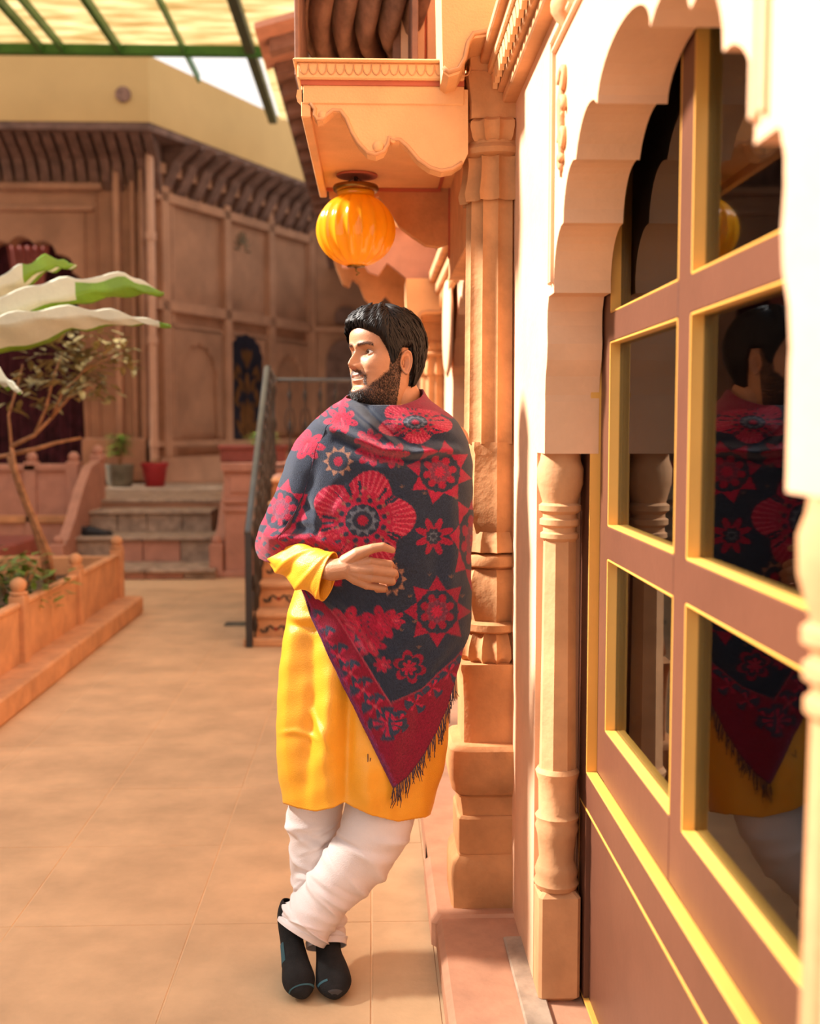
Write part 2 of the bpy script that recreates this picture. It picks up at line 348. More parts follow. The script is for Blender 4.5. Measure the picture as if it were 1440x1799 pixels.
# ================================================================ pillars
def make_pillar(loc, label):
    P = empty('stone_pillar', loc, label, 'pillar', 'carved pillars along the right wall')
    sq = lambda p: (lambda a, z: (abs(math.cos(a))**p + abs(math.sin(a))**p)**(-1/p))
    fl = lambda n, amp: (lambda a, z: 1 - amp*abs(math.sin(n*a/2))**.6 + amp*.5)
    def L(name, prof, seg, mod, m='pillar', sm=35, ang=0):
        q = MB(); q.lathe([(r, z) for r, z in prof], (0,0,0), seg, mod)
        return q.build(name, M[m], P, smooth=sm)
    L('base_block', [(.115,-.01),(.122,.0),(.122,.10),(.118,.13),(.104,.15),(.104,.155)], 48, sq(14))
    L('base_block', [(.102,.155),(.105,.165),(.105,.255),(.10,.262)], 48, sq(14))
    L('base_moulding', [(.096,.262),(.098,.28),(.103,.315),(.11,.322)], 48, sq(10))
    L('cushion_moulding', [(.108,.322),(.12,.335),(.128,.37),(.130,.42),(.128,.45),(.118,.462),(.10,.466)], 48, sq(7))
    L('lower_shaft', [(.094,.462),(.094,.57),(.098,.65),(.104,.67),(.104,.685)], 48, sq(9))
    L('lotus_ring', [(.088,.685),(.10,.70),(.096,.73),(.084,.76),(.078,.765)], 64, fl(16,.14))
    L('ring', [(.082,.765),(.095,.772),(.095,.79),(.08,.797)], 40, None)
    L('bulb', [(.074,.797),(.086,.83),(.092,.87),(.09,.91),(.078,.94),(.07,.945)], 64, fl(8,.12))
    L('ring', [(.076,.945),(.092,.952),(.095,.965),(.09,.978),(.074,.985)], 40, None)
    L('lotus_ring', [(.072,.985),(.092,.99),(.088,1.02),(.076,1.045)], 64, fl(12,.15))
    L('leaf_collar', [(.072,1.04),(.084,1.07),(.084,1.12),(.08,1.2),(.077,1.255),(.082,1.27),(.080,1.29)], 64, fl(8,.09))
    L('shaft', [(.079,1.285),(.078,1.35),(.074,1.96)], 96, fl(12,.13))
    L('hanging_petals', [(.076,1.94),(.088,1.935),(.092,1.955),(.084,1.99),(.080,2.03),(.082,2.05)], 96, fl(12,.2))
    L('ring', [(.08,2.05),(.094,2.058),(.096,2.072),(.09,2.08),(.084,2.085),(.084,2.092)], 40, None)
    L('lotus_ring', [(.084,2.09),(.092,2.10),(.1,2.125),(.098,2.14),(.084,2.15)], 96, fl(16,.12))
    L('leaf_collar', [(.078,2.148),(.078,2.19),(.086,2.24),(.09,2.265)], 48, lambda a, z: sq(6)(a,z)*(1+.03*math.cos(8*a)))
    L('abacus', [(.080,2.262),(.078,2.275),(.078,2.40),(.082,2.41)], 48, sq(20), 'porch')
    L('red_band', [(.084,2.405),(.084,2.43),(.088,2.44)], 48, sq(20), 'red')
    # double curved bracket head
    LO = Vector((.335, 3.155, .088)); out = [px(u, v, 2.93)-LO for u, v in ((776,40),(778,128),(788,136),(806,130),(816,112),(822,84),(832,68),(860,64),(890,66),(912,60),(928,40))]
    q = MB(); q.prism([p for p in out]+[px(930,-90,2.93)-LO, px(774,-90,2.93)-LO], (0, .26, 0)); q.build('bracket_head', M['porch'], P)
    q = MB(); q.tube([p+Vector((0, -.002, .012)) for p in out[1:]], .006, 6); q.build('bracket_moulding', M['sand'], P, smooth=True)
    return P
PL = make_pillar((.335, 3.155, .088), 'carved sandstone pillar the man in the shawl leans on')
P2 = ctree(PL); P2.location = (.335, 6.15, .088); P2.scale = (1, 1, .83)
P2['label'] = 'smaller looking carved pillar further along, behind the man\'s head'
# ================================================================ porch slab over the pillar
PC = empty('stone_porch', (.02, 3.6, 2.3), 'projecting stone porch with scrolled brackets above the hanging lantern', 'porch', 'stone porches along the right wall')
def pbuild(q, name, m, sm=False, parent=None, **k):
    q.v = [(p[0]-.02, p[1]-3.6, p[2]-2.3) for p in q.v]; return q.build(name, m, parent or PC, smooth=sm, **k)
YP = 3.08
def bracket_poly(Y, scale=1.0, base=None):
    pts = [(522,158),(520,170),(528,178),(545,186),(553,196),(552,206),(557,214),(567,213),(577,204),(585,198),(598,199),(608,212),(618,236),(630,256),(645,272),(660,276),(674,270),(681,258),(684,246),(690,250),(702,250),(716,262),(735,285),(755,299),(775,305),(795,301),(812,290),(822,270),(822,158)]
    return [px(u, v, YP) for u, v in pts]
bp_ = bracket_poly(YP)
q = MB(); q.prism(bp_, (0, .05, 0)); pbuild(q, 'scroll_bracket', M['porch'])
# raised rim along the scroll
q = MB(); rim = bp_[3:27]; q.tube([p + Vector((0, -.001, .006)) for p in rim], .0055, 6); pbuild(q, 'bracket_rim', M['sand'], True)
q = MB()
for (u, v, r) in ((567, 203, .012), (664, 258, .015), (690, 246, .009)):
    q = MB(); q.ball(px(u, v, YP), r, 12, 8, (1, .6, 1)); pbuild(q, 'scroll_eye', M['porch'], True)
xL = px(515, 130, YP).x; xR = .243; YE = 4.12
zt = px(600, 108, YP).z; zb = px(600, 143, YP).z; zr = px(600, 150, YP).z; zs = px(540, 186, YP).z
q = MB(); q.box((xL, YP-.03, zb+.042), (xR, YE+.1, zt), .006); pbuild(q, 'cornice_slab', M['porch'])
q = MB(); q.box((xL+.012, YP-.018, zb), (xR, YE+.08, zb+.043), .004); pbuild(q, 'cornice_band', M['porch'])
q = MB(); q.box((xL+.02, YP-.008, zr-.002), (xR, YE+.06, zb+.002)); pbuild(q, 'red_band', M['red'])
q = MB(); q.box((xL+.025, YP-.004, zr-.05), (xR, YP+.05, zr), .003); pbuild(q, 'fascia', M['porch'])
for k in range(19):                       # scale pattern on the band
    x = xL+.03 + k*.0235
    q = MB(); q.tube([(x + .012*math.cos(a), YP-.019, zb+.037 - .026*math.sin(a)) for a in [PI*j/8 for j in range(9)]], .0018, 4); pbuild(q, 'scale_carving', M['sand'])
q = MB(); q.box((xL+.035, YP+.05, zs), (xR, YE, zr), .002); q.box((xR-.002, YP+.25, zs), (.37, YE, zr+.1), .002); pbuild(q, 'soffit', M['porch'])
q = MB(); q.box((xL+.02, YP, zs-.03), (xL+.045, YE+.02, zr), .003); pbuild(q, 'side_fascia', M['porch'])
for (a, c_) in (((xL+.04, YE-.012, zs-.012), (xR, YE, zs-.001)), ((xR-.012, YP+.05, zs-.004), (xR, YE, zs-.001))):
    q = MB(); q.box(a, c_); pbuild(q, 'red_line', M['red'])
q = MB(); cr = px(627, 290, 3.9); q.lathe([(.068,-.004),(.07,0),(.068,.003)], (cr.x, 3.9, zs-.004), 32); pbuild(q, 'ceiling_rose', M['red'], 40)
# second bracket at the far end of the porch
q = MB(); pts = [(575,322),(578,345),(600,360),(640,352),(665,345),(688,375),(700,396),(725,415),(748,430),(770,433),(792,425),(795,322)]
q.prism([px(u, v, YE+.0) for u, v in pts], (0, .06, 0)); pbuild(q, 'far_bracket', M['pillar'])
q = MB(); q.box((px(790, 400, YE).x-.006, YE-.012, 2.02), (px(790, 400, YE).x+.004, YE+.01, zs)); pbuild(q, 'red_line', M['red'])
q = MB(); q.box((px(790, 400, YE).x, YP+.1, 1.95), (.385, YE+.06, zs), .003); pbuild(q, 'wall_pier', M['sand'])
# porch of the next bay
P3 = empty('stone_porch', (.02, 6.0, 2.2), 'shaded stone porch with scroll bracket just above the man\'s head, behind the lantern', 'porch', 'stone porches along the right wall')
q = MB(); Y3 = 6.0; pts = [(585,415),(592,440),(602,470),(612,470),(618,458),(628,450),(636,462),(648,478),(664,484),(672,472),(680,462),(700,478),(720,495),(742,500),(770,490),(770,400),(585,400)]
q.prism([Vector((min(px(u, v, Y3).x, .37), Y3, px(u, v, Y3).z))-Vector((.02,6.0,2.2)) for u, v in pts], (0, .06, 0)); q.build('scroll_bracket', M['pink'], P3)
q = MB(); pts = [(578,430),(590,470),(602,500),(612,505),(618,490),(630,500),(640,525),(655,540),(668,530),(676,520),(700,545),(722,575),(745,590),(770,590),(770,420),(578,420)]
q.prism([Vector((min(px(u, v, 7.1).x, .37), 7.1, px(u, v, 7.1).z))-Vector((.02,6.0,2.2)) for u, v in pts], (0, .07, 0)); q.build('scroll_bracket', M['pillar'], P3)
q = MB(); a = px(578, 400, 6.0); q.box((a.x-.02, -.05, a.z-2.2), (.36, 1.2, a.z-2.2+.1), .005); q.build('cornice_slab', M['porch'], P3)
# ================================================================ things above the porch
TE = empty('tiled_eave', (-.05, 4.0, 2.5), 'wavy brown clay tiles of the eave above the porch', 'roof tiles')
for k in range(5):                        # deep S shaped tiles
    q = MB(); x0 = -.165 + k*.075; g = []
    for i in range(15):
        t = i/14; g.append([( x0 + .085*j/8 + .02*math.sin(i*.8), -.35 + 1.0*t*.7, .06 + .36*(1-t) + .05*math.sin(2*PI*j/8) + .035*math.sin(t*10+k*.5)) for j in range(9)])
    q.grid(g); o = q.build('clay_tile', M['tile'], TE, smooth=True)
    md = o.modifiers.new('s', 'SOLIDIFY'); md.thickness = .012
q = MB(); q.box((-.185, -.45, -.02), (-.17, .5, .6), .005); q.box((.17, -.45, -.02), (.19, .5, .6), .005); q.build('tile_frame', M['eave2'], TE)
UP = empty('upper_pilaster_wall', (.2, 4.1, 2.45), 'pale fluted pilasters with red lines standing on top of the porch', 'pilaster')
a = px(690, 100, 3.9); e_ = px(800, 0, 3.9)
for k, (u0, u1, mm, dy) in enumerate(((690,704,'eave2',.02),(704,722,'sandpale',0),(722,728,'sand',.02),(728,745,'sandpale',-.02),(745,750,'red',.01),(750,772,'sandpale',0),(772,777,'red',.01),(777,830,'sandpale',.02))):
    q = MB(); q.box((px(u0,60,3.9).x-.2, -.2+dy, -.03), (px(u1,60,3.9).x-.2, .1, .7), .004); q.build('pilaster' if mm != 'red' else 'red_line', M[mm], UP)
# iron hooks
def hook(p, s, label):
    H = empty('iron_hook', p, label, 'hook', 'iron ring hooks on the wall')
    q = MB(); q.tube([(.0, .03, -.015*s), (0, 0, -.01*s), (0, -.012*s, .0)], .004*s, 6)
    q.tube([(0.012*s*math.cos(a), -.014*s, .012*s*math.sin(a)) for a in [2*PI*j/12 for j in range(13)]], .0038*s, 6)
    q.tube([(0, -.014*s, -.012*s), (0.002, -.016*s, -.03*s), (0, -.014*s, -.06*s)], .0035*s, 6); q.build('ring', M['iron'], H, smooth=True)
hook(px(919, 45, 2.93), .95, 'black iron ring hook high on the wall beside the near pillar')
hook(px(771, 437, 5.75), 1.1, 'small black iron ring hook beside the farther pillar')
# oval plaque
q = MB(); q.lathe([(.001,-.012),(.1,-.01),(.115,0),(.1,.012),(.001,.014)], (0,0,0), 32, axis=Matrix.Rotation(-PI/2, 3, 'Y'))
q.v = [(p[0], p[1]*2.3, p[2]*2.1) for p in q.v]
o = q.build('oval_plaque', M['sandpale'], smooth=True, label='pale oval plaque on the wall right of the man\'s head', cat='plaque'); o.location = (WX-.03, 5.35, 1.42+.47)
# ================================================================ unseen courtyard wing on the left, taller near section added to cast shade
q = MB(); q.box((-6.4, -1.5, 0), (-6.0, 15.2, 5.22)); q.box((-6.4, -1.5, 0), (-6.0, 2.5, 5.9)); q.build('wall_left_shading', M['back'], kind='structure')
# ================================================================ back facade
ZP = .64
fb = empty('wall_back', (-5, 16, 0), kind='structure')
def fbb(q, name, m='back', sm=False, **k):
    q.v = [(p[0]+5, p[1]-16, p[2]) for p in q.v]; return q.build(name, M[m], fb, smooth=sm, **k)
Yb = 16.0; xc1 = px(262, 215, Yb).x
def scal(cx, z0, hw, zs, n=7, amp=.06):       # scalloped round head, from right spring to left
    out = []
    N = 8*n
    for i in range(N+1):
        a = PI*i/N; r = hw*(1 + amp*abs(math.sin(n*a)) - amp); out.append((cx + r*math.cos(a), zs + r*1.08*math.sin(a)))
    return out
dx = px(38, 500, Yb).x; hw = px(148, 500, Yb).x - dx; zsp = px(38, 520, Yb).z; ztp = px(38, 415, Yb).z
arch = [(dx + hw*math.cos(PI*i/56)*(.9+.1*abs(math.sin(3.5*PI*i/28))), zsp + (ztp-zsp)*math.sin(PI*i/56)*(.9+.1*abs(math.sin(3.5*PI*i/28)))) for i in range(57)]
poly = [(xc1, 0), (xc1, 5.6), (-8.2, 5.6), (-8.2, 0), (dx-hw, 0)] + list(reversed(arch)) + [(dx+hw, 0)]
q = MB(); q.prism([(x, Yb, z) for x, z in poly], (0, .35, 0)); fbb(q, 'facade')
def rel(u0, u1, v0, v1, d, name='pilaster', m='backd'):
    a = px(u0, v0, Yb); c_ = px(u1, v1, Yb); q = MB(); q.box((a.x, Yb-d, c_.z), (c_.x, Yb+.02, a.z), .02); return fbb(q, name, m)
rel(200, 222, 245, 845, .16); rel(228, 246, 245, 845, .10); rel(246, 262, 245, 845, .18); rel(168, 180, 330, 845, .08)
rel(0, 180, 322, 336, .10, 'panel_frame'); rel(0, 166, 362, 372, .06, 'panel_frame'); rel(150, 160, 372, 845, .05)
rel(-30, 262, 270, 285, .12, 'string_course')
rel(150, 262, 770, 845, .22, 'wall_base')
q = MB(); g = []
for z in (0.3, 2, ztp+.2): g.append([(dx-hw-.3 + (2*hw+.6)*j/80, Yb+.55+.05*math.sin(j*1.3), z) for j in range(81)])
q.grid(g); o = q.build('curtain', M['maroon'], smooth=True, label='dark maroon curtain filling the scalloped doorway at the far left', cat='curtain')
q = MB(); g = []
a = px(4, 428, 16.2); c_ = px(78, 428, 16.2); d_ = px(25, 560, 16.2); e_ = px(62, 560, 16.2)
for t in (0, .25, .5, .75, 1): g.append([(a.x+(d_.x-a.x)*t + (c_.x-a.x + (e_.x-c_.x-d_.x+a.x)*t)*j/30, 16.4+.03*math.sin(j*1.1), a.z+(d_.z-a.z)*t) for j in range(31)])
q.grid(g); q.build('curtain', M['pinkcloth'], smooth=True, label='gathered pink cloth hanging at the head of the far left doorway', cat='curtain')
# angled facade : local frame s along, d outwards
C1 = Vector((xc1, Yb, 0)); C2p = px(545, 400, 19.9); C2 = Vector((C2p.x, 19.9, 0))
T = (C2-C1).normalized(); Nn = Vector((T.y, -T.x, 0)).normalized(); LEN = (C2-C1).length
fa = empty('wall_angled', C1, kind='structure')
def fs(u, v, d=0):                      # pixel to (s, z) on the angled plane
    dd = ray(u, v); p0 = C1 + Nn*d; t = (p0-CAM).dot(Nn)/dd.dot(Nn); P = CAM+dd*t; return (P-C1).dot(T), P.z
def fab(sz, d0, d1, name, m='back', sm=False, **k):   # polygon in (s,z) between depths
    q = MB(); q.prism([T*s+Vector((0,0,z))+Nn*d0 for s, z in sz], Nn*(d1-d0)); return q.build(name, M[m], fa, smooth=sm, **k)
def frec(u0, v0, u1, v1, d, name, m='backd'):
    s0, z0 = fs(u0, v0); s1, z1 = fs(u1, v1); return fab([(s0,z1),(s1,z1),(s1,z0),(s0,z0)], -.02, d, name, m)
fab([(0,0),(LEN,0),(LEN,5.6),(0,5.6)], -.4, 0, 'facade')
zr0 = [fs(300, 372)[1], fs(300, 552)[1]]
def svert(u, w_, z0, z1, d=.07, name='pilaster'):
    s0 = fs(u, 600)[0]; fab([(s0,z0),(s0+w_,z0),(s0+w_,z1),(s0,z1)], -.02, d, name, 'backd')
zT = fs(300, 360)[1]; zM = fs(300, 548)[1]; zB = fs(300, 800)[1]
for u in (278, 388, 466, 537): svert(u, .16, ZP, zT+.5, .1)
for u in (294, 300): svert(u, .06, ZP, zT, .05)
for z, h, d in ((zT, .12, .1), (zT+.35, .14, .16), (zM, .14, .1), (zM-.25, .08, .05), (ZP, .35, .12), (ZP+.5, .08, .09)):
    fab([(0, z), (LEN, z), (LEN, z+h), (0, z+h)], -.02, d, 'string_course', 'backd')
def niche(u0, u1, dpt=.05, window=False):
    s0 = fs(u0, 700)[0]; s1 = fs(u1, 700)[0]; cx = (s0+s1)/2; hw_ = (s1-s0)/2; z0 = zB+.1; zs_ = zM-.95
    hd = [(cx + hw_*.8*math.cos(PI*i/28)*(.92+.08*abs(math.sin(3.5*PI*i/14))), zs_ + .55*math.sin(PI*i/28)*(.92+.08*abs(math.sin(3.5*PI*i/14)))) for i in range(29)]
    poly = [(s1, z0), (s1, zM-.2), (s0, zM-.2), (s0, z0), (cx-hw_*.8, z0)] + list(reversed(hd)) + [(cx+hw_*.8, z0)]
    fab(poly, -.02, dpt, 'niche_surround', 'back')
    return hd, z0, cx, hw_
niche(305, 386); hd, z0, cx, hw_ = niche(394, 462); niche(474, 536)
# ornate dark window in the middle niche
wz0 = fs(425, 792)[1]
wn_ = tag(empty('window_1', C1 + T*cx + Nn*.02, rz=0), kind='structure')
cxw, hww = fs(427, 700)[0], (fs(457, 700)[0]-fs(397, 700)[0])/2
wt = fs(427, 588)[1]; wsz = wt - .42
hd = [(hww*math.cos(PI*i/28)*(.93+.07*abs(math.sin(3.5*PI*i/14))), wsz + .42*math.sin(PI*i/28)*(.93+.07*abs(math.sin(3.5*PI*i/14)))) for i in range(29)]
def wb(sz, d0, d1, name, m):
    q = MB(); q.prism([T*(s+cxw-cx)+Vector((0,0,z))+Nn*d0 for s, z in sz], Nn*(d1-d0)); return q.build(name, M[m], wn_)
wb([(-hww, wz0)]+[(hww, wz0)]+hd, .0, .05, 'panel_board', 'navyg')
def leafp(x, z, L_, W_, ang):
    c, s_ = math.cos(ang), math.sin(ang); pts = [(0,0),(W_*.6,L_*.2),(W_,L_*.5),(W_*.5,L_*.85),(0,L_),(-W_*.5,L_*.85),(-W_,L_*.5),(-W_*.6,L_*.2)]
    return [(x+a*c-b_*s_, z+a*s_+b_*c) for a, b_ in pts]
k = hww
zz = wz0+.12
for sg in (-1, 1):
    for (x, z, L_, W_, an) in ((0, .0, .55, .07, -.35), (0, .02, .48, .06, -.75), (.05, .35, .3, .05, -.2), (.2, .62, .3, .055, .4), (.12, .55, .25, .04, -.9), (.05, .78, .3, .05, -.6), (.22, .95, .25, .05, .3), (.1, 1.05, .22, .04, -.7), (.04, 1.25, .22, .04, -.3)):
        wb(leafp(sg*x*k/.3, zz+z, L_, W_, sg*an), .05, .06, 'gold_leaf', 'gold')
wb(leafp(0, zz, .7, .09, 0), .05, .065, 'gold_leaf', 'gold'); wb(leafp(0, zz+.75, .35, .06, 0), .05, .065, 'gold_leaf', 'gold'); wb(leafp(0, zz+1.15, .32, .07, 0), .05, .065, 'gold_leaf', 'gold')
# painted emblem above
q = MB()
s0, z0 = fs(425, 440)
for k in range(9):
    a = PI*k/8; q.tube([T*(s0+.08*math.cos(a))+Nn*.012+Vector((0,0,z0+.1*math.sin(a))), T*(s0+.22*math.cos(a))+Nn*.012+Vector((0,0,z0+.28*math.sin(a)))], .014, 4)
q.build('painted_flower', mat('faded_green_paint', (.2,.15,.09)), fa)
# further wall behind the landing
q = MB(); q.box((C2.x, 19.9, 0), (.5, 20.3, 5.6)); fc = q.build('wall_far', M['back'], kind='structure')
def far(u0, v0, u1, v1, d, name, m): 
    a = px(u0, v0, 19.9); c_ = px(u1, v1, 19.9); q = MB(); q.box((a.x, 19.9-d, c_.z), (c_.x, 19.92, a.z), .015); return q.build(name, M[m], fc)
far(548, 400, 556, 800, .15, 'pilaster', 'backd'); far(548, 575, 700, 583, .1, 'string_course', 'backd')
a = px(606, 640, 19.85)
q = MB(); q.prism([(a.x+.33*math.cos(t), 19.86, a.z+.42*math.sin(t)) for t in [PI*i/16 for i in range(17)]] + [(a.x-.33, 19.86, .7), (a.x+.33, 19.86, .7)], (0, .05, 0)); q.build('dark_arch', M['eave'], fc)
a = px(607, 555, 19.8); q = MB(); q.prism([(a.x+.19*math.cos(t), 19.85, a.z+.0+.16*math.sin(t)) for t in [PI*i/12 for i in range(13)]] + [(a.x-.19, 19.85, a.z-.12), (a.x+.19, 19.85, a.z-.12)], (0, .06, 0)); q.build('vent_shade_plate', M['eave'], fc)  # solid dark plate stands for the shade inside the vent hole
# ---------------------------------------------------------------- eave and mustard parapet
pe = empty('trim_2', (-3.3, 15.2, 5.5), kind='structure')
zb_ = px(262, 215, 15.2).z; zt_ = px(262, 97, 15.2).z; xk = px(262, 215, 15.2).x
def peb(q, name, m, **k):
    q.v = [(p[0]+3.3, p[1]-15.2, p[2]-5.5) for p in q.v]; return q.build(name, M[m], pe, **k)
A = Vector((xk, 15.2, 0)); Bp = A + T*(LEN+1.2)
q = MB(); q.box((-8.2, 15.2, zb_), (xk, 15.35, zt_)); peb(q, 'parapet', 'mustard')
q = MB(); q.prism([A+Vector((0,0,zb_)), Bp+Vector((0,0,zb_)), Bp+Vector((0,0,zt_)), A+Vector((0,0,zt_))], -Nn*.15); peb(q, 'parapet', 'mustard')
q = MB(); q.prism([(-8.2, 15.2, zb_-.1), (xk, 15.2, zb_-.1), tuple(Bp+Vector((0,0,zb_-.1))), tuple(Bp-Nn*1.2+Vector((0,0,zb_-.1))), tuple(C1-Nn*.2+Vector((0,0,zb_-.1))), (-8.2, 16.2, zb_-.1)], (0,0,.09)); peb(q, 'soffit', 'eave')
q = MB(); q.lathe([(.001,0),(.1,0),(.1,.03),(.001,.03)], (0,0,0), 16, axis=Matrix.Rotation(PI/2,3,'X')); ps = px(216, 166, 15.18); q.v = [(p[0]+ps.x, p[1]+15.2, p[2]+ps.z) for p in q.v]; peb(q, 'drain_spout', 'tile')
for k in range(30):                      # eave brackets
    x = xk - .12 - k*.165
    if x < -5.6: break
    q = MB(); q.prism([(x, 15.3, zb_-.1), (x, 16.02, zb_-.1), (x, 16.02, zb_-.75), (x, 15.9, zb_-.6), (x, 15.75, zb_-.35), (x, 15.5, zb_-.22)], (.12,0,0)); peb(q, 'eave_bracket', 'eave')
for k in range(12):
    P0 = C1 + T*(.15+.36*k)
    q = MB(); q.prism([P0+Nn*.62+Vector((0,0,zb_-.1)), P0-Nn*.02+Vector((0,0,zb_-.1)), P0-Nn*.02+Vector((0,0,zb_-.75)), P0+Nn*.12+Vector((0,0,zb_-.6)), P0+Nn*.3+Vector((0,0,zb_-.3))], T*.2); peb(q, 'eave_bracket', 'eave')
# drain pipe
DP = empty('drain_pipe', (px(268, 600, 15.72).x, 15.72, ZP), 'pale pink painted drain pipe at the corner of the far facade', 'pipe')
q = MB(); q.lathe([(.055, 0), (.055, 4.85)], (0,0,0), 14, cap=True); q.build('pipe', M['pipe'], DP, smooth=40)
for z in (.5, 1.9, 3.3, 4.5):
    q = MB(); q.lathe([(.07, z), (.07, z+.1)], (0,0,0), 14); q.box((-.02, 0, z+.03), (.02, .27, z+.07)); q.build('collar', M['pipe'], DP)
# ================================================================ canopy over the courtyard
CN = empty('courtyard_canopy', (-3, 12, px(300, 90, 13.95).z + .01), 'translucent cream canopy sheets on green steel rafters over the courtyard', 'canopy')
m = bpy.data.materials.new('translucent_sheet'); m.use_nodes = True; n = m.node_tree.nodes; l = m.node_tree.links; n.clear()
ou = n.new('ShaderNodeOutputMaterial'); mx = n.new('ShaderNodeMixShader'); tr = n.new('ShaderNodeBsdfTranslucent'); df = n.new('ShaderNodeBsdfDiffuse')
g_ = n.new('ShaderNodeNewGeometry'); mp = n.new('ShaderNodeMapping'); mp.inputs['Scale'].default_value = (1.4, 5, 1); t = n.new('ShaderNodeTexNoise'); t.inputs['Scale'].default_value = 1.2; t.inputs['Detail'].default_value = 6
rr = n.new('ShaderNodeValToRGB'); rr.color_ramp.elements[0].position = .3; rr.color_ramp.elements[1].position = .7; rr.color_ramp.elements[0].color = (.55, .43, .24, 1); rr.color_ramp.elements[1].color = (.86, .76, .54, 1)
l.new(g_.outputs['Position'], mp.inputs[0]); l.new(mp.outputs[0], t.inputs['Vector']); l.new(t.outputs[0], rr.inputs[0]); l.new(rr.outputs[0], tr.inputs[0]); l.new(rr.outputs[0], df.inputs[0])
mx.inputs[0].default_value = .25; l.new(tr.outputs[0], mx.inputs[1]); l.new(df.outputs[0], mx.inputs[2]); l.new(mx.outputs[0], ou.inputs[0]); M['sheet'] = m
ZC = px(300, 90, 13.95).z + .01
def cnb(q, name, m, **k):
    q.v = [(p[0]+3, p[1]-12, p[2]-ZC) for p in q.v]; return q.build(name, M[m], CN, **k)
raf = [(110, 85, .022), (210, 88, .034), (325, 90, .018), (440, 90, .06)]
rx = [pz(u, v, ZC).x for u, v, r in raf]
edges = [-5.6, -4.6, -3.9] + rx + [-.72]
for i in range(len(edges)-1):
    y1 = 14.0
    q = MB(); q.box((edges[i]+.01, 9.8, ZC+.06), (edges[i+1]-.01, y1, ZC+.065)); cnb(q, 'sheet', 'sheet')
q = MB(); q.box((rx[-1]+.09, 14.0, ZC+.06), (-.75, 17.2, ZC+.065)); cnb(q, 'sheet', 'sheet')
q = MB(); q.box((-8, 13.9, ZC-.07), (-.95, 14.0, ZC+.05), .01); cnb(q, 'cross_beam', 'green')
ends = [14, 14, 15.05, 17.0]
for x, (u, v, r), ye, mm in zip(rx, raf, ends, ('green', 'green', 'green', 'greend')):
    q = MB(); q.box((x-r, 9.8, ZC-.06), (x+r, ye, ZC+.055), .008); cnb(q, 'rafter', mm)
for x in (-4.6, -3.9):
    q = MB(); q.box((x-.03, 9.8, ZC-.06), (x+.03, 14, ZC+.055), .008); cnb(q, 'rafter', 'green')
# ---------------------------------------------------------------- dark eave of the right wing
RE = empty('trim_3', (-.2, 12, 4.14), kind='structure')
def reb(q, name, m, **k):
    q.v = [(p[0]+.2, p[1]-12, p[2]-4.14) for p in q.v]; return q.build(name, M[m], RE, **k)
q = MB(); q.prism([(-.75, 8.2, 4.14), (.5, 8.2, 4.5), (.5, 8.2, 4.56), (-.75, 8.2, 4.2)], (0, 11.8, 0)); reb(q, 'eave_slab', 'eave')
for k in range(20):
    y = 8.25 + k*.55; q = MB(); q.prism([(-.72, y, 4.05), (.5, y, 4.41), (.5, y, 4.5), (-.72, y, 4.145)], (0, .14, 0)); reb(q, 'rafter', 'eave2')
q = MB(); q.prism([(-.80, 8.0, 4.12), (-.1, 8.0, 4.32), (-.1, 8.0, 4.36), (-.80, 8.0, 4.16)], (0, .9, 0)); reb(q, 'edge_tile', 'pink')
# ================================================================ podium, steps
PO = tag(MB().box((-5.95, 12.28, 0), (-.85, 15.98, ZP-.03)).build('platform', M['back']), 'raised stone platform in front of the far facade', 'platform')
for i in range(8):
    for j in range(4):
        x0 = -3.4+.4*i; q = MB(); q.box((x0+.004, 12.29+.9*j, ZP-.031), (x0+.396, 12.29+.9*j+.892, ZP-random.uniform(0,.004)), .004); q.build('paving_slab', M['step'], PO)
PO['category'] = 'platform'
ST = empty('stone_steps', (-2.1, 11.3, 0), 'weathered stone steps at the far end leading to the red pot', 'steps')
def stb(q, name, m, **k):
    q.v = [(p[0]+2.1, p[1]-11.3, p[2]) for p in q.v]; return q.build(name, M[m], ST, **k)
steps = [(10.6, 11.23, 0, .095, 118, 378), (11.23, 11.78, 0, .336, 118, 372), (11.78, 12.28, 0, .554, 135, 372), (12.28, 12.6, .5, ZP, 190, 374)]
for y0, y1, z0, z1, u0, u1 in steps:
    xa = px(u0, 980, y0).x; xb = px(u1, 980, y0).x
    zl = max(0, z1-.24) if z1 > .1 else 0
    nb = 4; xx = [xa + (xb-xa)*t for t in (0, .3, .52, .78, 1)]
    for k in range(nb):
        q = MB(); q.box((xx[k]+.004, y0+.02+random.uniform(0,.01), 0), (xx[k+1]-.004, y1+.1, z1-.032), .008); stb(q, 'riser_block', random.choice(['step', 'step', 'pink']))
    q = MB()
    for k in range(2):
        q = MB(); m0, m1 = ((xx[0], xx[2]), (xx[2], xx[4]))[k]; q.box((m0+.002, y0-.02, z1-.034), (m1-.002, y1+.12, z1), .008); stb(q, 'tread', 'step')
